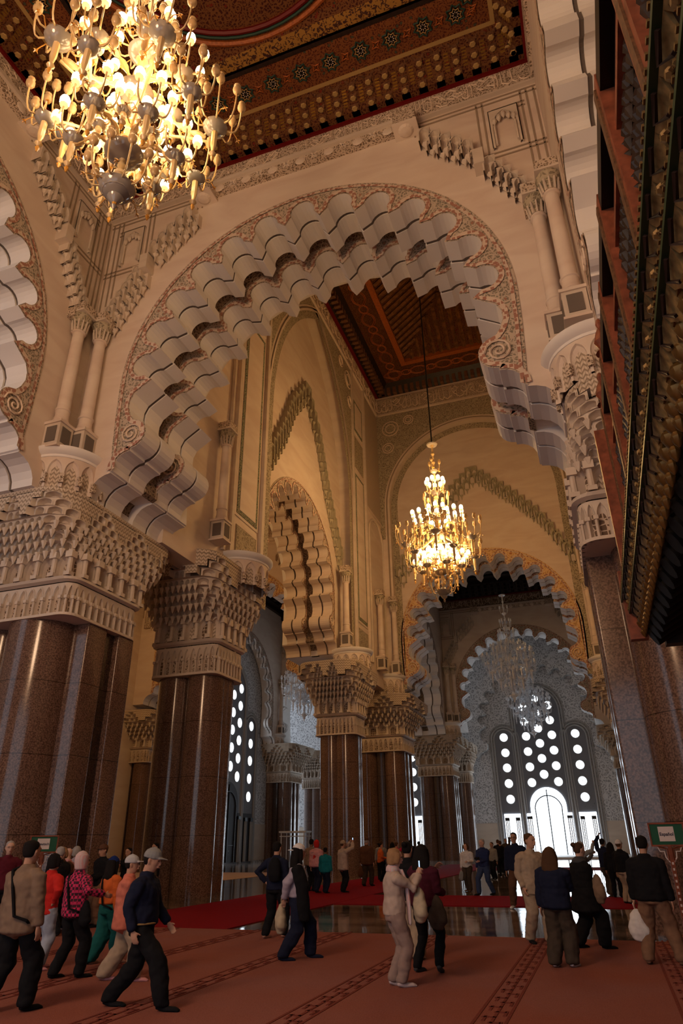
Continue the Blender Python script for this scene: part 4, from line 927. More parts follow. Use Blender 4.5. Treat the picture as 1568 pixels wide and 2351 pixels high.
def chandelier(label, loc, cord_top, lit=True, detail=True, rz=0.0):
    t = thing('chandelier', label, 'chandelier', loc, rz)
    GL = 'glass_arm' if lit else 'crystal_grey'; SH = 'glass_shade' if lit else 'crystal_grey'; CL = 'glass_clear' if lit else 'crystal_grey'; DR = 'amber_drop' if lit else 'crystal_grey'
    cord = MB(); cord.cyl((0, 0, 10.0), (0, 0, cord_top-loc[2]), .045, mat='iron', n=6); cord.build('cord', t)
    st = MB(); st.lathe([(.30, 10.05), (.34, 10.12), (.22, 10.2), (.05, 10.24)], (0, 0, 0), CL, 16)
    st.build('canopy', t, smooth='auto')
    stem = MB(); prof = [(.03, .9)]; z = .9
    for k in range(31):
        z0_ = .9+k*.30; r = (.09 if k % 2 else .15) if z0_ < 7 else (.06 if k % 2 else .11)
        prof += [(.045, z0_), (r, z0_+.10), (r, z0_+.18), (.045, z0_+.28)]
    stem.lathe(prof, (0, 0, 0), GL, 10); 
    for zz, r in ((3.9, .42), (1.7, .42), (5.5, .36), (6.75, .30), (8.25, .20)): stem.lathe([(.03, zz-.18), (r*.6, zz-.13), (r, zz), (r*1.05, zz+.06), (r*.5, zz+.05), (.03, zz+.02)], (0, 0, 0), CL, 16)
    stem.build('glass_stem', t, smooth='auto')
    bulb_src = [None]; count = [0]
    def cluster(c, cup, spread, n, glow, rise=.55, ph=0.0, drop=.5, leaves=3, bs=1.0, shallow=False):
        c = Vector(c); mb = MB()
        mb.lathe([(.02, -cup*.75), (cup*.55, -cup*.6), (cup*.95, -cup*.18), (cup, 0), (cup*.55, .10*cup), (cup*.3, .5*cup), (.03, .8*cup)], c, CL, 16)
        if drop: 
            mb.lathe([(.015, -drop-.34), (.055, -drop-.22), (.02, -drop-.16)], c, DR, 6)
            mb.lathe([(.03, -drop-.16), (.09, -drop-.08), (.04, -drop), (.075, -drop*.75), (.075, -cup*.6)], c, GL, 8)
        pts = []
        for i in range(n):
            a = ph+2*PI*i/n; ca, sa = math.cos(a), math.sin(a); P = []
            for q in range(7):
                s = q/6; rr = cup*.5+(spread-cup*.5)*(1-(1-s)**2.1) ; zz = .05-.16*math.sin(PI*min(1, s*1.25))*(.6 if shallow else 1)+rise*(s**2.6); P.append(c+Vector((ca*rr, sa*rr, zz)))
            mb.tube(P, .022, GL, 5); pts.append(P[-1])
            lz = P[3]+Vector((0, 0, .12)); 
            if i % 2 == 0 and detail:
                b2 = c+Vector((math.cos(a+.3)*spread*1.02, math.sin(a+.3)*spread*1.02, -.02)); mb.tube([c+Vector((ca*cup, sa*cup, 0)), c+Vector((math.cos(a+.2)*spread*.7, math.sin(a+.2)*spread*.7, .14)), b2], .012, DR, 4)
                for q in range(4): mb.cyl(b2, b2+Vector((.07*math.cos(q*PI/2), .07*math.sin(q*PI/2), -.05)), .03, .002, DR, 4)
        br = mb.build('branch_cluster', t, smooth='auto')
        if not glow or not lit:
            sh = MB()
            for p in pts:
                sh.lathe([(.02, -.02), (.07*bs, .02), (.105*bs, .11), (.10*bs, .19), (.07*bs, .25), (.085*bs, .30), (.06*bs, .30), (.03, .2)], p, SH, 10 if detail else 6)
            o = sh.build('glass_shades', br, smooth='auto'); o['kind'] = 'stuff'
        else:
            for p in pts:
                if bulb_src[0] is None:
                    g = MB(); g.lathe([(.03, -.03), (.085*bs, .0), (.125*bs, .09), (.13*bs, .18), (.105*bs, .26), (.055*bs, .31), (.005, .32)], (0, 0, 0), 'bulb_glow', 10)
                    g.lathe([(.04, -.05), (.09, -.02), (.10, .02)], (0, 0, 0), 'glass_shade', 8)
                    o = g.build('light_bulb', br, smooth='auto'); bulb_src[0] = o
                else: o = bulb_src[0].copy(); col.objects.link(o); o.parent = br
                o.location = p; count[0] += 1
        return c
    def ring_arm(p0, p1, sag=.3, bead=True):
        mb = MB(); p0, p1 = Vector(p0), Vector(p1); P = []; R_ = []
        for q in range(13):
            s = q/12; P.append(p0.lerp(p1, s)+Vector((0, 0, sag*math.sin(PI*s)))); R_.append(.035+(.055*abs(math.sin(s*PI*4)) if bead else .0))
        mb.tube(P, .05, GL, 7, R_); mb.build('curved_arm', t, smooth='auto')
    cluster((0, 0, 8.35), .16, .36, 3 if lit else 4, False, .35, drop=0, bs=.85)
    cluster((0, 0, 6.9), .28, .52, 9, True, .45, drop=0, bs=.9)
    cluster((0, 0, 5.65), .34, .74, 10, False, .72, ph=.2, drop=0)
    for i in range(6):
        a = i*PI/3+.25; x, y = 1.15*math.cos(a), 1.15*math.sin(a)
        ring_arm((0, 0, 3.95), (x, y, 4.35), .45); cluster((x, y, 4.55), .24, .46, 6, True, .50, ph=a, drop=.75)
    for i in range(5):
        a = i*2*PI/5+.62; ca, sa = math.cos(a), math.sin(a)
        ring_arm((ca*.3, sa*.3, 3.9), (ca*1.75, sa*1.75, 3.0), -.22); ring_arm((ca*.3, sa*.3, 2.3), (ca*1.8, sa*1.8, 2.85), .18, False)
        cluster((ca*1.95, sa*1.95, 3.45), .30, .60, 8, False, .80, ph=a, drop=.9, bs=1.05)
        a2 = a+.5; cluster((math.cos(a2)*1.85, math.sin(a2)*1.85, 2.62), .24, .48, 6, False, .62, ph=a, drop=.8); ring_arm((ca*1.1, sa*1.1, 3.05), (math.cos(a2)*1.8, math.sin(a2)*1.8, 2.55), .1, False)
    for i in range(6):
        a = i*PI/3+.55; x, y = 1.12*math.cos(a), 1.12*math.sin(a)
        ring_arm((0, 0, 1.75), (x, y, 1.75), .42); cluster((x, y, 1.95), .24, .46, 6, True, .48, ph=a, drop=.75)
    for i in range(5):
        a = i*2*PI/5+.2; cluster((.62*math.cos(a), .62*math.sin(a), 2.35), .17, .34, 4, True, .42, drop=.3)
    cluster((0, 0, .62), .40, .72, 10, False, .62, drop=.25)
    bt = MB(); bt.lathe([(.01, -.05), (.07, .05), (.02, .12), (.14, .22), (.18, .3), (.10, .38), (.3, .45), (.34, .55)], (0, 0, 0), CL, 14); bt.build('bottom_finial', t, smooth='auto')
    return t
flat('crystal_grey', (0.88, 0.89, 0.92), 0.08, spec=1.0)
big_ = chandelier('large lit glass chandelier at top left, its bulbs nearest the camera', (-6.92, 7.0, 12.55), 31.9); big_.scale = (.87, .87, .87)
chandelier('smaller lit glass chandelier hanging before the tall round niche', (-6.45, 35.5, 13.6), 43.45, rz=.4)
c3 = chandelier('unlit grey crystal chandelier before the window wall, larger of two', (-6.05, 64.0, 12.95), 29.7, False, False)
dup(c3, (-6.0, 81.0, 11.9), 0, 'unlit grey crystal chandelier nearest the window wall')
dup(c3, (-26.6, 64.0, 12.6), 0, 'unlit grey crystal chandelier in the left aisle, half behind middle pier')

# ------------------------------------------------------------------ dark wooden gallery on the right
flat('wood_matt', (.005, .004, .0035), .6, spec=.12); flat('green_wood', (0.02, 0.045, 0.018), 0.4); flat('wood_carved', (0.11, 0.05, 0.02), .5, noise=.5, nscale=25); flat('gilt_leaf', (0.26, 0.175, 0.065), .5, .1, noise=.4, nscale=20)
lattice_mat('mashrabiya', (0.004, 0.003, 0.003), (0.05, 0.018, 0.009), 9.0)
flat('gilt_dark', (0.14, 0.075, 0.02), .35, .6)
g = thing('wooden_gallery', 'dark carved wooden gallery overhanging from the right edge', 'balcony', (0, 0, 0))
Y0, Y1 = -2.0, 10.0
mb = MB(); mb.bx(.98, 1.10, Y0, Y1, 7.75, 7.95, 'wood_black'); mb.bx(1.02, 1.12, Y0, Y1, 7.2, 7.28, 'wood_red'); mb.bx(.86, 1.16, Y0, Y1, 4.78, 4.95, 'wood_red'); mb.bx(.95, 1.12, Y0, Y1, 5.05, 5.15, 'wood_red')
mb.bx(1.10, 1.14, Y0, Y1, 4.9, 7.8, 'mashrabiya'); mb.build('screen_rails', g)
y = Y1-.12
while y > Y0:
    p = MB(); p.bx(.97, 1.13, y-.13, y+.13, 4.9, 8.0, 'wood_red'); p.bx(.95, .99, y-.05, y+.05, 5.0, 7.9, 'wood_carved')
    if y > Y1-2: p.lathe([(.03, .6), (.05, .52), (.03, .45), (.07, .38), (.12, .2), (.06, .08), (.13, 0)], (1.05, y, 8.0), 'wood_red', 10)
    p.build('screen_post', g); y -= 1.35
p = MB()   # turned lattice of the screens
for i in range(86):
    yy = Y1-.3-i*.14
    for zc_ in (5.35, 5.75, 6.15, 6.55, 6.95): p.lathe([(.01, -.17), (.05, -.06), (.02, 0), (.05, .06), (.01, .17)], (1.06, yy, zc_), 'wood_dark', 5)
p.build('turned_lattice', g)
# panel end of the gallery
p = MB(); p.bx(.80, 1.15, Y1-.04, Y1+.10, 4.3, 7.6, 'wood_red'); p.bx(.72, .95, Y1-.1, Y1+.05, 4.2, 5.2, 'wood_red'); p.bx(1.15, 3.2, Y1-.1, Y1+.1, 4.1, 7.9, 'wood_dark'); p.build('end_panel', g)
def leafband(x, z, w_, hh, mat, tilt, nm):
    m_ = MB(); n = int((Y1-Y0)/.28)
    for i in range(n):
        y0 = Y0+i*.28; pr = [(y0, 0), (y0+.28, 0), (y0+.27, -hh*.35), (y0+.22, -hh*.55), (y0+.20, -hh*.8), (y0+.12, -hh*1.1), (y0+.10, -hh*.75), (y0+.05, -hh*.6), (y0+.03, -hh*.35)]
        V = [(x+tilt*(-q), a, z+q) for a, q in pr]; V2 = [(a+.035, b_, c_) for a, b_, c_ in V]; k_ = len(V)
        m_.add(V+V2, [tuple(range(k_)), tuple(range(2*k_-1, k_-1, -1))]+[(j, (j+1) % k_, k_+(j+1) % k_, k_+j) for j in range(k_)], mat)
        m_.tube([(x-.02, y0+.06, z-.02), (x-.035+tilt*hh*.3, y0+.2, z-hh*.3), (x-.03+tilt*hh*.7, y0+.12, z-hh*.75)], .014, 'wood_dark', 4)
    m_.bx(x-.04, x+.03, Y0, Y1, z, z+.035, 'green_wood'); m_.bx(x-.03, x+.03, Y0, Y1, z+.04, z+.07, 'wood_red')
    for i in range(int((Y1-Y0)/.07)): m_.box((x-.042, Y0+i*.07, z+.055), (.012, .03, .018), 'gold_dull')
    m_.build(nm, g)
leafband(.735, 4.76, .1, .15, 'gilt_leaf', .55, 'leaf_cornice'); leafband(.80, 4.56, .1, .19, 'gilt_leaf', .45, 'leaf_cornice')
m_ = MB(); m_.add([(.76, Y0, 4.76), (.76, Y1, 4.76), (.84, Y1, 4.55), (.84, Y0, 4.55)], [(0, 1, 2, 3)], 'wood_dark')
for i in range(40):
    yy = Y0+.15+i*.3; m_.tube([(.76, yy, 4.60), (.75, yy+.12, 4.70)], .012, 'gold_dull', 4); m_.lathe([(.035, 0), (.02, .02)], (.755, yy+.08, 4.655), 'gold_dull', 6, Matrix.Rotation(-PI/2, 3, 'Y'))
m_.build('lozenge_band', g)
m_ = MB()
for i in range(int((Y1-Y0)/.21)):
    yy = Y0+.1+i*.21; m_.lathe([(.005, -.17), (.035, -.13), (.05, -.09), (.03, -.05), (.06, -.01), (.075, .04), (.05, .09), (.06, .12)], (.90, yy, 4.37), 'gilt_dark', 8); m_.bx(.84, .97, yy-.06, yy+.06, 4.48, 4.51, 'gold_dull')
m_.build('turned_drops', g, smooth='auto'); 
m_ = MB(); m_.bx(.86, 1.3, Y0, Y1, 4.52, 4.9, 'wood_black')
m_.add([(.9, Y0, 4.5), (.9, Y1, 4.5), (1.0, Y1, 4.32), (1.0, Y0, 4.32)], [(0, 1, 2, 3)], 'wood_black'); m_.build('shadow_board', g)
m_ = MB()   # big quarter-round ribs under the floor
for i in range(int((Y1-Y0)/.34)):
    yy = Y0+.17+i*.34; P = [(.98+.55*(1-math.cos(a)), yy, 4.30+.30*math.sin(a)-.14) for a in [PI*.0+PI*.5*j/8 for j in range(9)]]+[(2.4, yy, 4.48)]
    P = [(.98+.6*j/8, yy, 4.16+.22*math.sin(PI*.5*j/8)) for j in range(9)]+[(2.6, yy, 4.4)]
    m_.tube(P, .13, 'wood_matt', 10)
m_.build('underside_ribs', g, smooth='auto')
m_ = MB(); m_.bx(1.2, 8, Y0, Y1, 4.45, 4.8, 'wood_black')
for i in range(30): m_.bx(1.55, 1.75, Y0+i*.4, Y0+i*.4+.2, 4.12, 4.45, 'wood_carved'); m_.lathe([(.01, -.1), (.06, -.05), (.04, 0)], (1.65, Y0+i*.4+.1, 4.12), 'gilt_dark', 6)
m_.bx(1.5, 8, Y1-.5, Y1, 4.25, 4.6, 'wood_carved'); m_.build('gallery_floor', g)
m_ = MB(); m_.bx(5.2, 5.6, Y1-1, Y1-.6, 0, 4.5, 'wood_dark'); m_.build('support_post', g)

# ------------------------------------------------------------------ language signs
def text_mesh(s, size, loc, rot, mat, parent, name='lettering', bold=.0):
    c = bpy.data.curves.new(name, 'FONT'); c.body = s; c.size = size; c.extrude = .002; c.offset = bold; c.align_x = 'CENTER'; c.align_y = 'CENTER'
    o = bpy.data.objects.new('tmp', c); col.objects.link(o); dg = bpy.context.evaluated_depsgraph_get(); me = bpy.data.meshes.new_from_object(o.evaluated_get(dg)); bpy.data.objects.remove(o)
    me.materials.clear(); me.materials.append(MATS[mat]); r = bpy.data.objects.new(name, me); col.objects.link(r); r.location = loc; r.rotation_euler = rot; r.parent = parent; return r
flat('sign_green', (0.012, 0.085, 0.045), .6); flat('paper', (0.62, 0.55, 0.55), .8); flat('ink', (0.02, 0.02, 0.05), .8)
def sign(word, loc, rz, label, zb, w_=.60, h_=.36, foot=True):
    t = thing('sign_stand', label, 'sign', loc, rz); m_ = MB()
    m_.bx(-w_/2, w_/2, -.02, .02, zb, zb+h_, 'sign_green'); m_.build('green_board', t)
    m_ = MB()
    for a in ((-w_/2-.02, w_/2+.02, zb-.02, zb+.01), (-w_/2-.02, w_/2+.02, zb+h_-.01, zb+h_+.02), (-w_/2-.02, -w_/2+.01, zb, zb+h_), (w_/2-.01, w_/2+.02, zb, zb+h_)): m_.bx(a[0], a[1], -.035, .03, a[2], a[3], 'wood_red')
    m_.build('frame', t)
    m_ = MB(); pz = zb+h_*.52; m_.box((0-.01, -.024, pz), (w_*.46, .004, h_*.68), 'paper'); pp = m_.build('paper_sheet', t)
    text_mesh(word, .078, (-.01, -.028, pz-.005), (PI/2, 0, 0), 'ink', pp, bold=.0015)
    m_ = MB(); m_.box((0, .0, zb/2), (.07, .05, zb), 'wood_red')
    for s in (-1, 1): 
        m_.tube([(s*.20, 0, zb-.03), (s*.17, 0, zb-.10), (s*.10, 0, zb-.10), (s*.09, 0, zb-.2), (s*.03, 0, zb-.28)], .012, 'paper', 5); m_.tube([(s*.2, 0, zb-.02), (s*.05, 0, zb-.06), (s*.05, 0, zb-.25)], .016, 'wood_red', 5)
        m_.tube([(0, 0, .25), (s*.2, 0, .1), (s*.3, 0, .02)], .025, 'wood_red', 6); m_.tube([(0, 0, .25), (0, s*.2, .1), (0, s*.3, .02)], .025, 'wood_red', 6)
    for k in range(12): m_.box((0, -.03, .3+k*(zb-.5)/12), (.03, .006, .04), 'paper', 0)
    m_.build('carved_post', t); return t
sign('Español', (1.02, 15.0, 0), .05, 'green board reading Español on carved red stand before right pier', 1.63, .58, .36)
sign('Deutsch', (-12.78, 14.6, 0), .75, 'green board reading Deutsch on a stand before the left pier', 1.63, .60, .34)
# white metal frame and scaffold in the far aisle
t = thing('metal_frame', 'white metal canopy frame standing in the far left aisle', 'frame', (-26.5, 62, 0)); m_ = MB()
for x in (-1.1, 1.1):
    for y in (-.6, .6): m_.cyl((x, y, 0), (x, y, 2.6), .045, mat='metal_white', n=6)
for z in (2.3, 2.6): 
    for y in (-.6, .6): m_.cyl((-1.25, y, z), (1.25, y, z), .04, mat='metal_white', n=6)
m_.build('posts', t); m_ = MB(); m_.bx(-1.3, 1.3, -.7, .7, 2.6, 2.72, 'metal_white'); m_.build('top', t)
flat('iron2', (0.35, 0.36, 0.38), .4, .5)
t = thing('scaffold_tower', 'thin metal scaffold tower left of the middle pier', 'scaffold', (-22.6, 60, 0)); m_ = MB()
for x in (-.45, .45):
    for y in (-.4, .4): m_.cyl((x, y, 0), (x, y, 3.4), .025, mat='iron2', n=5)
for k in range(8):
    z = .4+k*.4
    for y in (-.4, .4): m_.cyl((-.45, y, z), (.45, y, z), .018, mat='iron2', n=5)
for k in range(3): m_.cyl((-.45, -.4, .4+k), (.45, -.4, 1.4+k), .018, mat='iron2', n=5)
m_.build('tubes', t)
# ------------------------------------------------------------------ people
def fabric(name, c, noise=.09, rough=.9): 
    return flat(name, c, rough, noise=noise, nscale=14, spec=.15)
for nm, c in dict(skin=(.46, .26, .18), skin_pale=(.56, .35, .27), skin_dark=(.20, .11, .07), hair_black=(.010, .008, .008), hair_brown=(.07, .035, .018), hair_blond=(.28, .16, .08), hair_grey=(.33, .31, .30),
    navy=(.010, .013, .032), black=(.008, .008, .010), tan=(.20, .135, .095), red=(.48, .022, .018), coral=(.55, .17, .12), beige=(.34, .26, .19), cream=(.42, .33, .28), taupe=(.27, .19, .165), knit=(.30, .23, .19), teal=(.010, .10, .10), teal_bright=(.008, .16, .20),
    orange=(.55, .12, .03), lilac=(.33, .29, .36), white=(.62, .60, .60), brown=(.10, .045, .025), olive=(.055, .04, .03), khaki=(.19, .105, .065), jeans=(.035, .055, .12), jeans_light=(.30, .34, .42), maroon=(.055, .008, .02), burgundy=(.09, .01, .02),
    grey=(.22, .22, .22), grey_light=(.42, .42, .44), royal=(.008, .02, .11), pink=(.55, .26, .28), rose=(.42, .02, .08), bag_cloth=(.42, .35, .25), blueshirt=(.02, .03, .09), socks=(.55, .45, .45), lens=(.02, .02, .02), stripe=(.55, .5, .45)).items(): fabric(nm, c)
flat('eye', (.02, .015, .012), .2); flat('lip', (.30, .10, .09), .6); flat('screen_lit', (.1, .1, .1), .3, emit=(.55, .75, 1.0), es=1.1); flat('phone_black', (.01, .01, .012), .2)
m, nt, b = _new('plaid'); v = coords(nt, 1); ck = N(nt, 'ShaderNodeTexChecker'); ck.inputs['Scale'].default_value = 26; ck.inputs[1].default_value = (.50, .02, .10, 1); ck.inputs[2].default_value = (.035, .004, .015, 1); L(nt, v, ck.inputs['Vector']); L(nt, ck.outputs[0], b.inputs['Base Color']); b.inputs['Roughness'].default_value = .9
m, nt, b = _new('scarf_print'); v = coords(nt, 1); wv = N(nt, 'ShaderNodeTexWave'); wv.inputs['Scale'].default_value = 16; wv.inputs['Distortion'].default_value = 3; L(nt, v, wv.inputs['Vector']); L(nt, ramp(nt, wv.outputs['Fac'], [(.3, (.60, .34, .34)), (.6, (.50, .44, .45))]), b.inputs['Base Color']); b.inputs['Roughness'].default_value = .9

def seg_tube(mb, secs, mat, n=14):
    # secs: (centre, rx, ry, fwd) elliptical sections joined into a closed tube; rx along the side axis, ry along fwd
    P = []; k = len(secs); C_ = [Vector(s[0]) for s in secs]
    for i, s in enumerate(secs):
        t = (C_[min(i+1, k-1)]-C_[max(i-1, 0)]); t = t.normalized() if t.length > 1e-6 else Vector((0, 0, 1))
        f = Vector(s[3] if len(s) > 3 and s[3] is not None else (0, 1, 0)); f = (f-t*f.dot(t))
        f = f.normalized() if f.length > 1e-4 else Vector((1, 0, 0)); x = f.cross(t).normalized()
        for j in range(n): a = 2*PI*j/n; P.append(C_[i]+x*math.cos(a)*s[1]+f*math.sin(a)*s[2])
    F = [(i*n+j, i*n+(j+1) % n, (i+1)*n+(j+1) % n, (i+1)*n+j) for i in range(k-1) for j in range(n)]
    c0, c1 = len(P), len(P)+1; t0 = (C_[0]-C_[1]).normalized(); t1 = (C_[-1]-C_[-2]).normalized()
    P += [C_[0]+t0*min(secs[0][1], secs[0][2])*.5, C_[-1]+t1*min(secs[-1][1], secs[-1][2])*.5]
    F += [(c0, (j+1) % n, j) for j in range(n)] + [(c1, (k-1)*n+j, (k-1)*n+(j+1) % n) for j in range(n)]
    mb.add(P, F, mat)
folds = bpy.data.textures.new('folds', 'CLOUDS'); folds.noise_scale = .11; folds.noise_depth = 1
def remeshed(mb, name, voxel, parent, smooth_it=2):
    me = bpy.data.meshes.new(name); me.from_pydata([tuple(p) for p in mb.v], [], mb.f)
    o = bpy.data.objects.new(name, me); col.objects.link(o)
    r = o.modifiers.new('r', 'REMESH'); r.mode = 'VOXEL'; r.voxel_size = voxel; r.use_smooth_shade = True
    if smooth_it: s = o.modifiers.new('s', 'SMOOTH'); s.iterations = smooth_it; s.factor = .5
    if name in ('jacket', 'trousers', 'sweater', 'coat_skirt', 'draped_jacket', 'pouch'):
        d_ = o.modifiers.new('d', 'DISPLACE'); d_.texture = folds; d_.strength = .034; d_.mid_level = .22
    dg = bpy.context.evaluated_depsgraph_get(); nm = bpy.data.meshes.new_from_object(o.evaluated_get(dg)); nm.name = name
    bpy.data.objects.remove(o); bpy.data.meshes.remove(me)
    nm.materials.clear(); nm.materials.append(MATS[mb.mats[0]]); nm.polygons.foreach_set('material_index', [0]*len(nm.polygons)); nm.polygons.foreach_set('use_smooth', [True]*len(nm.polygons))
    q = bpy.data.objects.new(name, nm); col.objects.link(q); q.parent = parent; return q
def ik(a, b, l1, l2, pole):
    d = b-a; D = min(d.length, (l1+l2)*.999); u = d.normalized(); x = (l1*l1-l2*l2+D*D)/(2*D); h = math.sqrt(max(l1*l1-x*x, 0)); p = (pole-u*pole.dot(u)).normalized()
    return a+u*x+p*h, a+u*D
V3 = Vector
def person(label, x, y, rz, H=1.7, top='navy', pants='black', skin='skin', hair='hair_black', hairstyle='short', hat=None, hatc='grey', feet=None, arms=('down', 'down'), lean=0.0, head=(0, 0), hem=.88, wide=1.0, shoes='black', topfat=1.0, near=False, sleeve=True, glasses=False, extras=(), coat=None, name='person', twist=0.0, group=None):
    s = H/1.74; t = thing('person', label, 'person', (x, y, 0), rz, group); vx = .010 if near else .017
    feet = feet or ((-.11, .03, 0), (.11, -.04, 0))
    lf = lean; up = V3((0, math.sin(lf), math.cos(lf))); hipc = V3(((feet[0][0]+feet[1][0])*.35, (feet[0][1]+feet[1][1])*.35, .93)); spread_ = abs(feet[0][1]-feet[1][1]); hipc.z -= spread_*spread_*.13
    chest = hipc+up*.36; neck = hipc+up*.545; tw = Matrix.Rotation(twist, 3, 'Z')
    sh = [neck+tw @ V3((-.178, 0, -.078)), neck+tw @ V3((.178, 0, -.078))]; hips = [hipc+V3((-.09, 0, -.02)), hipc+V3((.09, 0, -.02))]
    hy, hp = head; Rh = Matrix.Rotation(hy, 3, 'Z') @ Matrix.Rotation(-hp, 3, 'X') ; hc = neck+up*.045+Rh @ V3((0, .025, .115))
    ank = []; toe = []; kn = []
    for i in range(2):
        f = V3(feet[i][:3]); ya = feet[i][3] if len(feet[i]) > 3 else (-.12, .12)[1-i]*(-1); lift = feet[i][4] if len(feet[i]) > 4 else 0
        a = f+V3((0, 0, .085+lift)); fd = V3((math.sin(ya), math.cos(ya), 0)); ank.append(a); kk, _ = ik(hips[i], a, .43, .43, V3((0, 1, 0))+fd*.3); kn.append(kk)
        toe.append(a+fd*.17-V3((0, 0, .055+lift*.9)))
    hands = []; elb = []
    for i in range(2):
        sg = (-1, 1)[i]; A = arms[i]
        T_ = {'down': V3((sg*.26, .03, .80)), 'swing': V3((sg*.25, .22, .86)), 'back': V3((sg*.06, -.20, .90)), 'swingb': V3((sg*.26, -.20, .84)), 'phone': V3((sg*.05, .36, 1.42)), 'phone_low': V3((sg*.07, .34, 1.22)), 'phone_up': V3((sg*.10, .35, 1.72)), 'front': V3((sg*.05, .24, 1.05)), 'hip': V3((sg*.20, -.03, 1.0)), 'hold': V3((sg*.14, .26, 1.08)), 'strap': V3((sg*.10, .16, 1.26)), 'up': V3((sg*.22, .20, 1.85)), 'pocket': V3((sg*.21, .06, .88))}[A] if isinstance(A, str) else V3(A)
        pole = {'hip': V3((sg*1.2, -.5, 0)), 'phone': V3((sg*.5, -.2, -1)), 'phone_up': V3((sg*.8, .2, -1)), 'phone_low': V3((sg*.5, -.4, -1))}.get(A if isinstance(A, str) else '', V3((sg*.35, -1, -.2)))
        T_ = T_+V3((0, math.sin(lf)*(T_.z-.93), 0))+V3((hipc.x, 0, 0)); e, h_ = ik(sh[i], T_, .285, .26, pole); hands.append(h_); elb.append(e)
    S = lambda v: v*s
    # ---- body: one continuous skin
    bm = MB(); F0 = V3((0, 1, 0))
    def T(secs, mat, mbx, n=14): seg_tube(mbx, [(S(V3(c)), rx*s, ry*s)+((tuple(r[0]),) if r else ()) for c, rx, ry, *r in secs], mat, n)
    T([(hipc+V3((0, 0, -.06)), .13, .095), (hipc+up*.08, .135, .10), (hipc+up*.22, .12, .088), (chest, .15, .10), (hipc+up*.47, .155, .09), (neck-up*.015, .085, .065)], skin, bm)
    T([(neck-up*.05, .058, .06), (neck+up*.03, .052, .056), (hc+Rh @ V3((0, -.02, -.05)), .05, .055)], skin, bm, 10)
    hs = [(-.118, .022, .028, .045), (-.105, .040, .042, .038), (-.075, .056, .066, .018), (-.035, .066, .084, .006), (.01, .071, .093, 0), (.05, .073, .096, -.004), (.085, .066, .086, -.008), (.112, .044, .056, -.010), (.122, .018, .02, -.010)]
    fh = Rh @ V3((0, 1, 0)); T([(hc+Rh @ V3((0, yy, zz)), rx, ry, fh) for zz, rx, ry, yy in hs], skin, bm)
    T([(hc+Rh @ V3((0, .086, .028)), .009, .008, fh), (hc+Rh @ V3((0, .103, -.005)), .012, .012, fh), (hc+Rh @ V3((0, .106, -.022)), .017, .013, fh), (hc+Rh @ V3((0, .088, -.032)), .012, .01, fh)], skin, bm, 8)
    T([(hc+Rh @ V3((-.020, .088, -.058)), .009, .009, fh), (hc+Rh @ V3((0, .095, -.056)), .011, .010, fh), (hc+Rh @ V3((.020, .088, -.058)), .009, .009, fh)], skin, bm, 6)
    T([(hc+Rh @ V3((-.055, .078, .040)), .010, .008, fh), (hc+Rh @ V3((0, .094, .042)), .012, .008, fh), (hc+Rh @ V3((.055, .078, .040)), .010, .008, fh)], skin, bm, 6)
    for sg in (-1, 1): T([(hc+Rh @ V3((sg*.070, -.008, -.032)), .010, .014, fh), (hc+Rh @ V3((sg*.079, -.014, 0)), .012, .019, fh), (hc+Rh @ V3((sg*.077, -.014, .028)), .010, .017, fh)], skin, bm, 8)
    for i in range(2):
        sg = (-1, 1)[i]; d = (hands[i]-elb[i]).normalized()
        T([(sh[i]+V3((-sg*.08, 0, .012)), .045, .05), (sh[i], .052, .052), (sh[i].lerp(elb[i], .5), .043, .043), (elb[i], .036, .036), (elb[i].lerp(hands[i], .35), .038, .036), (hands[i]-d*.02, .024, .020), (hands[i]+d*.01, .026, .018)], skin, bm, 10)
        inw = V3((-sg, 0, 0)); inw = (inw-d*inw.dot(d)); inw = inw.normalized() if inw.length > .1 else V3((0, 0, 1)); thn = d.cross(inw)*sg   # palm normal inw, finger spread axis thn
        if thn.dot(V3((0, 1, .3))) < 0: thn = -thn
        W_ = hands[i]; T([(W_, .017, .026, thn), (W_+d*.045, .015, .040, thn), (W_+d*.085, .012, .038, thn)], skin, bm, 10)
        curl = .7 if isinstance(A, str) and arms[i] in ('phone', 'phone_up', 'phone_low', 'hold', 'front', 'strap') else .28
        for k, (o_, ln) in enumerate(((.030, .068), (.010, .077), (-.010, .072), (-.029, .056))):
            b0 = W_+d*.08+thn*o_; d2 = (d*math.cos(curl)+inw*math.sin(curl)); d3 = (d*math.cos(curl*2.1)+inw*math.sin(curl*2.1)); b1 = b0+d2*ln*.5; b2 = b1+d3*ln*.5; r_ = .0088 if near else .0105
            T([(b0-d*.01, r_, r_), (b0, r_, r_), (b1, r_*.95, r_*.95), (b2, r_*.8, r_*.8)], skin, bm, 8)
        tb = W_+d*.025+thn*.028; td = (d*.55+thn*.6+inw*.5).normalized(); T([(tb, .012, .012), (tb+td*.03, .011, .011), (tb+td*.055+d*.008, .009, .009)], skin, bm, 8)
        T([(hips[i]+V3((0, 0, .03)), .085, .09), (hips[i].lerp(kn[i], .35), .078, .085), (kn[i], .05, .055), (kn[i].lerp(ank[i], .3), .048, .056), (ank[i]+V3((0, 0, .04)), .030, .034), (ank[i]-V3((0, 0, .02)), .030, .035)], skin, bm, 10)
        fd = (toe[i]-ank[i]); T([(ank[i]-fd*.25-V3((0, 0, .03)), .028, .030, (0, 0, 1)), (ank[i]+fd*.3-V3((0, 0, .03)), .034, .030, (0, 0, 1)), (toe[i]-fd*.15, .040, .022, (0, 0, 1)), (toe[i]+fd*.12, .030, .014, (0, 0, 1))], skin, bm, 10)
    remeshed(bm, 'body', vx*s, t, 1)
    # ---- eyes, lips
    e = MB()
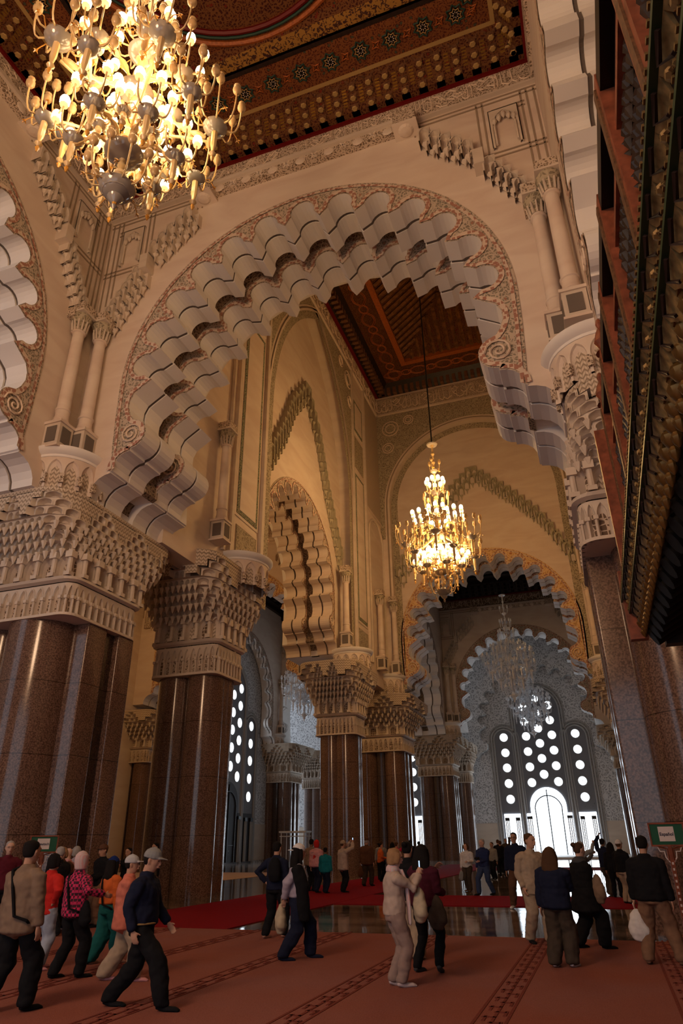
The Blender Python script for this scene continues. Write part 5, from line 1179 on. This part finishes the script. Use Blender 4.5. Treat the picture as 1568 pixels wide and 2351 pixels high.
    for sg in (-1, 1): ellipsoid(e, S(hc+Rh @ V3((sg*.030, .083, .016))), .012*s, .009*s, .006*s, 'eye', 8, 5, Rh)
    ellipsoid(e, S(hc+Rh @ V3((0, .101, -.058))), .020*s, .006*s, .006*s, 'lip', 8, 5, Rh); e.build('eyes_and_lips', t, smooth=True)
    # ---- trousers
    wd = wide*1.12
    p_ = MB(); T([(hipc+up*.10, .150, .112), (hipc+V3((0, 0, 0)), .165, .125), (hipc+V3((0, 0, -.10)), .16, .12)], pants, p_)
    if pants != 'none':
        for i in range(2):
            a0 = ank[i]+V3((0, 0, .015)); T([(hips[i]+V3((0, 0, .02)), .095, .105), (hips[i].lerp(kn[i], .4), .088*min(wd, 1.15), .095), (kn[i], .064*wd, .070*wd), (kn[i].lerp(a0, .5), .062*wd, .066*wd), (a0, .052*wd, .058*wd), (a0-V3((0, 0, .02)), .052*wd, .058*wd)], pants, p_, 12)
        remeshed(p_, 'trousers', max(vx, .013)*s, t)
    # ---- shoes or socks
    for i in range(2):
        q = MB(); fd = toe[i]-ank[i]; T([(ank[i]+V3((0, 0, .06)), .036, .04), (ank[i], .038, .042), (ank[i]-V3((0, 0, .045)), .036, .042)], shoes, q, 10)
        T([(ank[i]-fd*.3-V3((0, 0, .035)), .034, .034, (0, 0, 1)), (ank[i]+fd*.3-V3((0, 0, .032)), .042, .036, (0, 0, 1)), (toe[i]-fd*.1, .047, .028, (0, 0, 1)), (toe[i]+fd*.17, .036, .020, (0, 0, 1))], shoes, q, 12)
        remeshed(q, 'sock', .012*s, t, 1)
    # ---- top
    tf = topfat*1.08; c_ = MB(); hz = hem; lo = V3((hipc.x, hipc.y-.0, hz))
    T([(lo, .170*tf, .130*tf), (lo.lerp(hipc+up*.2, .45), .168*tf, .128*tf), (hipc+up*.22, .158*tf, .118*tf), (chest, .172*tf, .125*tf), (hipc+up*.44, .168*tf, .108*tf), (hipc+up*.485, .145*tf, .092), (neck-up*.028, .098, .078), (neck+up*.02, .066, .068)], top, c_, 18)
    for i in range(2):
        sg = (-1, 1)[i]; w1 = hands[i]-(hands[i]-elb[i]).normalized()*.02 if sleeve else elb[i]
        T([(sh[i]+V3((-sg*.10, 0, .012)), .052, .06), (sh[i]+V3((-sg*.03, 0, .002)), .062, .064), (sh[i]+V3((sg*.012, 0, -.02)), .060*tf, .062*tf), (sh[i].lerp(elb[i], .5), .059*tf, .058*tf), (elb[i], .052*tf, .052*tf), (elb[i].lerp(w1, .5), .047*tf, .046*tf), (w1, .037*tf, .036*tf)], top, c_, 12)
    remeshed(c_, 'jacket' if hem < .9 else 'sweater', max(vx, .012)*s, t)
    if coat:   # long skirt of a coat below the waist
        k_ = MB(); T([(V3((hipc.x, hipc.y, 1.0)), .172*tf, .13*tf), (V3((hipc.x, hipc.y, .8)), .19*tf, .15*tf), (V3((hipc.x, hipc.y, coat)), .215*tf, .18*tf)], top, k_, 18); remeshed(k_, 'coat_skirt', .016*s, t)
    # ---- hair / head cover
    h_ = MB(); hv = lambda a, b_, c: hc+Rh @ V3((a, b_, c))
    if hairstyle != 'none':
        T([(hv(0, -.055, -.045), .058, .045, fh), (hv(0, -.040, 0), .080, .072, fh), (hv(0, -.028, .05), .083, .084, fh), (hv(0, -.016, .09), .078, .094, fh), (hv(0, -.012, .122), .056, .072, fh), (hv(0, -.012, .138), .02, .03, fh)], hair, h_)
        if hairstyle == 'long':
            T([(hv(0, -.05, .07), .098, .082, fh), (hv(0, -.062, -.03), .118, .080, fh), (hv(0, -.075, -.12), .135, .072, fh), (hv(0, -.085, -.22), .135, .062, fh), (hv(0, -.08, -.31), .09, .045, fh)], hair, h_)
            for sg in (-1, 1): T([(hv(sg*.072, .0, .06), .022, .04, fh), (hv(sg*.084, .0, -.03), .025, .045, fh), (hv(sg*.088, -.01, -.13), .025, .04, fh), (hv(sg*.08, .0, -.22), .018, .03, fh)], hair, h_, 8)
        if hairstyle == 'bob':
            T([(hv(0, -.045, .06), .092, .075, fh), (hv(0, -.05, -.03), .102, .068, fh), (hv(0, -.05, -.09), .095, .055, fh)], hair, h_)
            for sg in (-1, 1): T([(hv(sg*.075, .015, .07), .022, .045, fh), (hv(sg*.088, .01, 0), .026, .045, fh), (hv(sg*.088, .0, -.07), .024, .04, fh)], hair, h_, 8)
        if hairstyle == 'bun': ell = [(hv(0, -.14, .06), .02, .02, fh), (hv(0, -.13, .07), .045, .045, fh), (hv(0, -.115, .105), .045, .045, fh), (hv(0, -.10, .13), .02, .02, fh)]; T(ell, hair, h_, 10)
        if hairstyle == 'ponytail': T([(hv(0, -.09, .07), .03, .03, fh), (hv(0, -.14, .05), .035, .03, fh), (hv(0, -.15, -.05), .034, .028, fh), (hv(0, -.14, -.16), .018, .015, fh)], hair, h_, 8)
        remeshed(h_, 'hair', .012*s, t, 1)
    if hat:
        k_ = MB()
        if hat in ('cap', 'cap_back', 'cap_up'):
            sgn = -1 if hat == 'cap_back' else 1; bz = .045
            T([(hv(0, -.012, bz-.01), .090, .108, fh), (hv(0, -.012, bz+.03), .090, .108, fh), (hv(0, -.012, bz+.07), .078, .092, fh), (hv(0, -.012, bz+.10), .045, .055, fh)], hatc, k_)
            T([(hv(-.055, sgn*.095-.01, bz+.0), .012, .02, fh), (hv(0, sgn*.135-.01, bz+.005), .008, .062, fh), (hv(.055, sgn*.095-.01, bz+.0), .012, .02, fh)], hatc, k_, 12)
        elif hat == 'beanie': T([(hv(0, -.02, .0), .088, .100, fh), (hv(0, -.02, .05), .096, .112, fh), (hv(0, -.02, .10), .082, .095, fh), (hv(0, -.02, .14), .045, .05, fh)], hatc, k_)
        elif hat == 'hood': T([(hv(0, -.02, -.11), .085, .085, fh), (hv(0, -.022, -.04), .092, .098, fh), (hv(0, -.025, .03), .094, .104, fh), (hv(0, -.02, .09), .086, .100, fh), (hv(0, -.02, .14), .05, .06, fh)], hatc, k_)
        elif hat == 'sunhat':
            T([(hv(0, -.01, .05), .09, .105, fh), (hv(0, -.01, .10), .085, .098, fh), (hv(0, -.01, .135), .05, .06, fh)], hatc, k_); T([(hv(0, -.01, .045), .15, .165, fh), (hv(0, -.01, .06), .14, .155, fh)], hatc, k_)
        remeshed(k_, {'beanie': 'knit_hat', 'hood': 'head_scarf', 'sunhat': 'brimmed_hat'}.get(hat, 'cap'), .009*s, t, 1)
    if glasses:
        gl = MB()
        for sg in (-1, 1): gl.tube([S(hv(sg*.032+.022*math.cos(a), .102, .014+.018*math.sin(a))) for a in [2*PI*k/10 for k in range(11)]], .0022*s, 'iron', 4); gl.tube([S(hv(sg*.054, .100, .018)), S(hv(sg*.078, .02, .018))], .002*s, 'iron', 4)
        gl.tube([S(hv(-.01, .104, .018)), S(hv(.01, .104, .018))], .0025*s, 'iron', 4); gl.build('glasses', t)
    t.scale = (1.10, 1.10, 1.0)
    J = dict(hc=hc, neck=neck, sh=sh, hands=hands, elb=elb, hipc=hipc, chest=chest, up=up, Rh=Rh, s=s, t=t, kn=kn)
    for ex in extras:
        if ex == 'scarf':
            sc_ = MB(); T([(neck+V3((0, -.01, -.03)), .098, .092), (neck+V3((0, 0, .02)), .10, .096), (neck+V3((0, .01, .06)), .075, .075)], 'scarf_print', sc_)
            T([(neck+V3((.03, .11, 0)), .05, .02), (chest+V3((.07, .165, 0)), .07, .030), (hipc+V3((.09, .18, .05)), .07, .026), (hipc+V3((.10, .18, -.16)), .065, .020)], 'scarf_print', sc_, 10); remeshed(sc_, 'fringed_scarf', .012*s, t, 1)
        if ex == 'furcollar':
            sc_ = MB(); T([(neck+V3((0, 0, -.05)), .15, .13), (neck+V3((0, 0, .0)), .14, .125), (neck+V3((0, 0, .04)), .09, .09)], 'grey_dark', sc_); remeshed(sc_, 'thick_scarf', .014*s, t, 1)
        if ex == 'strap':
            st = MB(); st.tube([S(neck+V3((-.12, -.09, -.03))), S(chest+V3((.02, -.175, -.02))), S(hipc+V3((.10, -.165, .05))), S(hipc+V3((.20, -.08, .0))), S(hipc+V3((.18, .0, -.05)))], .018*s, 'black', 5); st.tube([S(neck+V3((-.12, -.09, -.03))), S(neck+V3((-.13, 0, 0))), S(neck+V3((-.1, .1, -.06))), S(chest+V3((.04, .14, -.04))), S(hipc+V3((.17, .08, 0)))], .018*s, 'black', 5); st.build('bag_strap', t)
        if ex == 'belt': 
            st = MB(); st.tube([S(V3((hipc.x+.172*tf*math.cos(a), hipc.y+.133*tf*math.sin(a), hem+.008))) for a in [2*PI*k/20 for k in range(21)]], .010*s, 'gold_paint', 5); st.build('hem_trim', t)
        if ex == 'drape':
            st = MB(); T([(sh[1]+V3((.03, -.02, .02)), .08, .09), (sh[1]+V3((.06, .06, -.25)), .08, .10), (sh[1]+V3((.06, .09, -.6)), .07, .09), (sh[1]+V3((.05, .10, -.78)), .05, .07)], 'black', st); remeshed(st, 'draped_jacket', .016*s, t)
    return J
flat('grey_dark', (.045, .045, .05), .95)
def held(kind, J, which, label, colr='bag_cloth', size=1.0, off=(0, 0, 0)):
    # a thing in a hand or on a shoulder: its own top-level object placed where the hand is
    root = J['t']; s = J['s']; R = Matrix.Rotation(root.rotation_euler.z, 3, 'Z')
    base = J['hands'][which] if isinstance(which, int) else V3(which)
    q_ = (base+V3(off))*s; p = R @ V3((q_.x*1.10, q_.y*1.10, q_.z))+root.location
    if kind == 'phone':
        t = thing('phone', label, 'phone', p, root.rotation_euler.z); m_ = MB(); m_.bx(-.037, .037, -.005, .005, -.01, .14, 'phone_black'); m_.build('case', t); m_ = MB(); m_.bx(-.033, .033, -.0065, -.005, -.003, .133, 'screen_lit'); m_.build('screen', t)
    elif kind == 'camera':
        t = thing('camera', label, 'camera', p, root.rotation_euler.z); m_ = MB(); m_.bx(-.07, .07, -.03, .03, -.04, .05, 'phone_black'); m_.build('camera_body', t); m_ = MB(); m_.lathe([(.035, 0), (.04, .09)], (0, .03, 0), 'phone_black', 12, Matrix.Rotation(-PI/2, 3, 'X')); m_.build('camera_lens', t)
    else:
        t = thing(kind, label, 'bag', p, root.rotation_euler.z); m_ = MB(); a = size
        secs = [((0, 0, -.12*a), .03*a, .03*a), ((0, 0, -.17*a), .07*a, .05*a), ((0, 0, -.28*a), .12*a, .075*a), ((.01, 0, -.40*a), .13*a, .08*a), ((0, 0, -.47*a), .08*a, .05*a)]
        seg_tube(m_, [(V3(c), rx, ry) for c, rx, ry in secs], colr); remeshed(m_, 'pouch', .014, t, 1)
        m_ = MB(); m_.tube([(0, 0, -.14*a), (-.03, 0, -.05), (0, 0, .0), (.03, 0, -.05), (0, 0, -.14*a)], .007, colr, 5); m_.build('drawstring', t)
    return t
R_ = math.radians
def face(deg): return R_(deg)   # 0 = away from the camera along the hall, 180 = towards it
WALK = ((-.09, .32, 0, .0), (.09, -.34, 0, .0, .05)); WALK2 = ((-.09, -.30, 0, 0, .05), (.09, .30, 0, 0)); STEP = ((-.11, .12, 0), (.11, -.12, 0)); STAND = ((-.12, .02, 0), (.12, -.03, 0))
# left group
J = person('person in tan jacket with black shoulder strap, seen from behind at left edge', -6.95, 7.75, face(-6), 1.80, 'tan', 'black', hair='hair_black', feet=((-.16, -.16, 0), (.14, .12, 0)), hem=.80, topfat=1.12, near=True, extras=('strap',), wide=1.25)
J = person('person in navy jacket and grey cap striding to the right', -5.62, 8.35, face(-80), 1.74, 'navy', 'black', 'skin', 'hair_black', hat='cap', hatc='grey', feet=((-.09, -.33, 0, 0), (.09, .36, 0, 0)), arms=('swing', (.24, .02, .82)), head=(.1, .22), hem=.88, wide=1.2, near=True, topfat=1.12, extras=('belt',))
J = person('person in coral jacket, beige trousers and pale cap behind the navy jacket', -6.92, 9.85, face(-60), 1.60, 'coral', 'beige', 'skin', 'hair_black', hat='cap', hatc='grey_light', feet=((-.1, -.22, 0), (.1, .22, 0)), arms=('front', 'front'), wide=1.5, hem=.72, near=True, glasses=True, topfat=1.15, shoes='pink')
held('drawstring_bag', J, (-.24, .02, 1.18), 'pale drawstring bag at the coral jacket side', 'bag_cloth', 1.0)
J = person('person in orange top, blue knit hat and teal wide trousers', -8.15, 11.1, face(-25), 1.56, 'orange', 'teal', 'skin', 'hair_black', 'long', 'beanie', 'royal', feet=((-.12, -.18, 0), (.12, .16, 0)), arms=('strap', 'down'), wide=1.7, hem=.98, shoes='skin', extras=('strap',), near=True)
J = person('person in pink plaid jacket, pale headscarf, arm stretched right', -7.8, 9.8, face(-18), 1.64, 'plaid', 'black', 'skin', hairstyle='none', hat='hood', hatc='scarf_print', feet=((-.14, -.12, 0), (.14, .12, 0)), arms=('down', (.42, .18, 1.15)), hem=.86, near=True, extras=('strap',), topfat=1.1, wide=1.1)
held('hand_bag', J, (.24, .02, 1.16), 'black shoulder bag of the pink plaid jacket', 'black', .85)
J = person('person in bright red jacket and pale jeans beside the tan jacket', -8.75, 10.3, face(-15), 1.62, 'red', 'jeans_light', 'skin', 'hair_black', 'bob', arms=('hip', 'hip'), feet=STEP, hem=.84, shoes='pink', near=True)
person('grey-haired person in black jacket turned left, left of plaid jacket', -11.66, 13.9, face(75), 1.72, 'black', 'black', 'skin_pale', 'hair_grey', feet=STEP, arms=('down', 'down'), topfat=1.15)
person('bald person in pink-lilac shirt facing left beyond the plaid jacket', -12.25, 14.9, face(95), 1.69, 'pink', 'black', 'skin_pale', hairstyle='none', arms=('down', 'front'), shoes='socks')
person('grey-haired person close behind the bald one', -12.6, 15.6, face(60), 1.72, 'lilac', 'grey', 'skin_pale', 'hair_grey', 'bob')
person('person in dark jacket and brown cap holding a bag, facing camera', -12.5, 15.75, face(165), 1.74, 'black', 'khaki', 'skin', 'hair_brown', hat='cap', hatc='brown', arms=('front', 'front'), glasses=True).get('t').location.x = -11.9
person('person with glasses in maroon sweater at the left, facing right', -12.55, 13.3, face(-130), 1.84, 'burgundy', 'black', 'skin_pale', 'hair_grey', glasses=True)
person('smiling blonde person with glasses left of the German sign board', -12.2, 13.85, face(-150), 1.70, 'brown', 'black', 'skin_pale', 'hair_blond', 'bob', glasses=True).get('t').location = (-12.0, 14.4, 0)
person('brown-haired person cut by the left picture edge', -13.1, 13.2, face(-120), 1.70, 'burgundy', 'black', 'skin_pale', 'hair_brown', 'bob')
person('person in black with camera raised left of the striding navy jacket', -13.6, 19.2, face(170), 1.66, 'black', 'black', 'skin', 'hair_black', arms=('phone', 'phone'))
person('tall person in black coat behind the blue knit hat', -13.6, 20.6, face(150), 1.78, 'black', 'black', 'skin', 'hair_black')
person('person with dark hair behind the pale cap, in shade', -12.6, 18.9, face(160), 1.6, 'olive', 'black', 'skin', 'hair_black', 'long')
# middle
J = person('person in navy with elbow out, black backpack, left of lilac sweater', -6.75, 14.8, face(-10), 1.76, 'navy', 'black', 'skin', 'hair_black', feet=((-.13, -.12, 0), (.13, .12, 0)), arms=('hip', 'down'), shoes='skin', near=True, wide=1.1)
t = thing('backpack', 'black backpack on the navy shirted back', 'bag', (-6.70, 14.62, 1.05), face(-10)); m_ = MB(); seg_tube(m_, [(V3((0, 0, 0)), .12, .07), (V3((0, -.02, .1)), .15, .09), (V3((0, -.02, .3)), .14, .08), (V3((0, 0, .42)), .08, .05)], 'black'); remeshed(m_, 'pack', .015, t)
J = person('person in lilac sweater, white cap backwards, long black hair', -5.2, 12.3, face(-65), 1.72, 'lilac', 'navy', 'skin', 'hair_black', 'long', 'cap_back', 'white', feet=((-.12, .22, 0, .1), (.12, -.22, 0, -.1)), arms=('back', 'back'), hem=.94, near=True, wide=1.25, shoes='navy', extras=('drape',), head=(.2, 0), topfat=1.05)
held('cloth_bag', J, 0, 'pale cloth bag held behind the lilac sweater', 'bag_cloth', 1.15, (0, -.05, .05))
person('person in grey-beige hoodie just left of the red knit hat', -11.5, 28.6, face(-10), 1.86, 'tan', 'black', 'skin_dark', 'hair_black')
J = person('person in pale pink hoodie with red hat, back to camera', -11.0, 27.9, face(-15), 1.82, 'pink', 'navy', 'skin', hairstyle='none', hat='hood', hatc='red', topfat=1.2, feet=STEP)
m_ = MB(); m_.lathe([(.055, -.012), (.05, .012)], (.03, -.165, 1.27), 'red', 7, Matrix.Rotation(PI/2, 3, 'X')); m_.bx(-.03, .03, -.172, -.150, 1.19, 1.23, 'red'); m_.bx(-.12, .0, -.170, -.150, 1.40, 1.41, 'grey'); m_.bx(-.12, -.02, -.170, -.150, 1.37, 1.38, 'grey'); m_.build('printed_emblem', J['t'])
person('short person in bright teal jacket and dark trousers', -10.55, 27.7, face(-10), 1.56, 'teal_bright', 'navy', 'skin_dark', 'hair_black', feet=STEP, hem=.82, topfat=1.15)
J = person('person in cream jacket and cap, raising a phone beside teal jacket', -10.0, 28.2, face(-40), 1.78, 'cream', 'black', 'skin', 'hair_brown', hat='cap', hatc='beige', arms=('phone_up', 'phone_up'), topfat=1.2, hem=.78)
held('phone', J, 1, 'lit phone held up by the cream jacket', off=(-.06, .05, .02))
J = person('person in brown jacket and flat cap walking down the red runner', -10.3, 32.2, face(-8), 1.9, 'brown', 'olive', 'skin', 'hair_grey', hat='cap', hatc='brown', feet=((-.1, -.08, 0), (.12, .12, 0)), topfat=1.25, hem=.80, wide=1.2)
held('paper_bag', J, 0, 'brown bag in the left hand of brown jacket', 'brown', 1.2)
for lb, x, y, rz, H, tp, hr, hs_, am in (('person in grey coat at the left of the distant cluster', -11.2, 37.5, 20, 1.77, 'grey', 'hair_brown', 'short', ('down', 'down')), ('person in orange top in the distant cluster', -10.75, 35.9, -60, 1.67, 'orange', 'hair_black', 'bun', ('down', 'hold')),
    ('long haired person in black between orange top and pink coat', -10.5, 37.2, 10, 1.7, 'black', 'hair_black', 'long', ('down', 'down')), ('person in rose pink coat raising an arm', -9.95, 36.0, -30, 1.7, 'rose', 'hair_brown', 'short', ('down', 'phone_up')),
    ('dark clothed person right of the rose pink coat, farther off', -10.9, 42.5, 30, 1.8, 'navy', 'hair_black', 'short', ('down', 'down')), ('dark clothed person with phone near the bright left doorway', -10.5, 42.9, -20, 1.73, 'olive', 'hair_black', 'short', ('phone', 'phone'))):
    person(lb, x, y, face(rz), H, tp, 'black', 'skin', hr, hs_, arms=am)
J = person('person in cream sweater and scarf photographing with glasses on', -2.98, 10.5, face(-62), 1.64, 'cream', 'taupe', 'skin_pale', 'hair_blond', 'bob', feet=((-.08, -.02, 0, 0), (.09, .05, 0, -.2)), arms=('phone', 'phone'), hem=.90, near=True, glasses=True, shoes='socks', extras=('scarf',), head=(0, .1), topfat=1.0)
held('phone', J, 1, 'phone in both hands of the cream sweater', off=(-.05, .03, .03)); held('drawstring_bag', J, (.10, .34, 1.36), 'beige bag hanging from the wrist of the cream sweater', 'bag_cloth', 1.1)
J = person('person in maroon top and black leggings on tiptoe, long black hair', -2.82, 11.6, face(-25), 1.68, 'maroon', 'black', 'skin', 'hair_black', 'long', feet=((-.14, -.04, 0), (.22, .0, 0, -.5, .05)), arms=('phone', 'hold'), hem=.92, near=True, shoes='grey_dark', topfat=1.15, head=(.3, .05), wide=.85)
held('shoulder_bag', J, (.25, -.02, 1.18), 'olive shoulder bag of the maroon top', 'olive', 1.15)
person('dark haired person in beige skirt hidden behind the maroon top', -3.35, 12.8, face(-10), 1.72, 'black', 'beige', 'skin', 'hair_black', 'bun', wide=1.9, shoes='beige', near=True)
# right
J = person('person in white jacket and striped shirt walking towards the camera', -5.35, 29.6, face(165), 1.64, 'white', 'olive', 'skin_pale', 'hair_brown', 'bob', feet=STEP, shoes='brown', arms=('hold', 'down'), wide=.9)
held('shoulder_bag', J, 1, 'grey bag of the white jacket', 'grey', .9)
J = person('person in navy shirt and blue jeans walking, holding a camera', -4.4, 27.6, face(150), 1.8, 'blueshirt', 'jeans', 'skin_pale', 'hair_grey', feet=((-.1, -.25, 0), (.1, .22, 0)), arms=('front', 'down')); held('camera', J, 0, 'black camera at the navy shirt chest', off=(.02, .08, .08))
for lb, x, y, rz, H, tp, am in (('far person in grey behind the navy shirt', -5.6, 38.2, 150, 1.64, 'grey', ('down', 'down')), ('far person in black carrying a pale bag', -5.6, 41.3, 20, 1.7, 'black', ('down', 'down')), ('distant person in dark coat left of the tall navy jacket', -6.3, 45.5, 10, 1.76, 'black', ('down', 'down')), ('most distant person near bright doors, dark coat', -6.6, 51.5, 190, 1.82, 'olive', ('up', 'down'))):
    person(lb, x, y, face(rz), H, tp, 'black', 'skin', 'hair_brown', arms=am)
J = person('tall person in dark navy jacket, brown trousers and white socks', -2.65, 22.6, face(175), 1.92, 'navy', 'brown', 'skin', 'hair_black', feet=((-.17, 0, 0), (.17, 0, 0)), shoes='white', glasses=True, topfat=1.1, wide=1.15)
J = person('person in beige jacket holding a white bag, standing sideways', -1.5, 15.2, face(-150), 1.84, 'beige', 'beige', 'skin', 'hair_brown', feet=STEP, arms=('pocket', 'pocket'), hem=.78, near=True, topfat=1.12, wide=1.2, head=(.5, 0))
held('shoe_bag', J, (-.22, .06, 1.12), 'white printed bag at the beige jacket hip', 'white', 1.1)
J = person('person in navy puffer jacket and wide brown trousers, curly dark hair', -.95, 12.6, face(-15), 1.62, 'navy', 'olive', 'skin', 'hair_brown', 'long', feet=((-.10, -.05, 0), (.12, .08, 0)), arms=('down', 'phone_low'), hem=.86, near=True, topfat=1.22, wide=1.6, shoes='socks')
held('phone', J, 1, 'glowing phone held by the navy puffer jacket', off=(0, .05, .02))
J = person('person in long black coat and thick scarf turning right', -.58, 14.75, face(-60), 1.68, 'black', 'black', 'skin_pale', 'hair_brown', 'bun', feet=((-.12, -.18, 0), (.12, .18, 0)), arms=('down', 'front'), near=True, topfat=1.25, wide=1.5, coat=.62, extras=('furcollar',), head=(.1, .05))
held('cloth_bag', J, (.22, .15, 1.35), 'tan bag on the shoulder of the black coat', 'tan', 1.2)
person('person in grey top beyond the black coat, arms lifted', -.86, 23.8, face(-70), 1.66, 'grey', 'olive', 'skin', 'hair_grey', arms=('phone', 'phone_up'))
J = person('person in dark navy shirt walking beyond the black coat', -.25, 28.1, face(-30), 1.74, 'navy', 'olive', 'skin_dark', 'hair_black', arms=('up', 'down'), feet=STEP, shoes='brown'); held('plastic_bag', J, 1, 'white plastic bag of the navy shirted walker', 'white', 1.0)
person('person in black half hidden left of the white cap', .0, 27.0, face(-10), 1.62, 'black', 'black', 'skin', 'hair_black', 'long')
person('person in white cap and dark jacket near the right pier', .25, 24.6, face(-40), 1.68, 'black', 'beige', 'skin', 'hair_brown', hat='cap', hatc='white')
J = person('person in black jacket and khaki trousers leaning right, back to camera', .42, 13.2, face(-12), 1.76, 'black', 'khaki', 'skin', 'hair_black', feet=((-.12, -.02, 0), (.30, .05, 0)), arms=('down', 'down'), hem=.88, near=True, topfat=1.2, wide=1.25, shoes='khaki')
held('plastic_bag', J, 0, 'white plastic bag in the left hand of the khaki trousers', 'white', 1.15)

# ------------------------------------------------------------------ groups of like things
for o in bpy.data.objects:
    c = o.get('category')
    if c and not o.get('group'):
        g_ = {'arch': 'lobed arches between the bays', 'pier': 'granite piers with carved capitals', 'column': 'slender columns above the piers', 'ledge': 'round ledges above the piers', 'chandelier': 'hanging glass chandeliers',
              'person': 'visitors in the hall', 'bag': 'bags the visitors carry', 'phone': 'phones the visitors hold', 'sign': 'language signs on stands'}.get(c)
        if o.name.startswith('red_runner'): g_ = 'red runners on the marble'
        if g_: o['group'] = g_
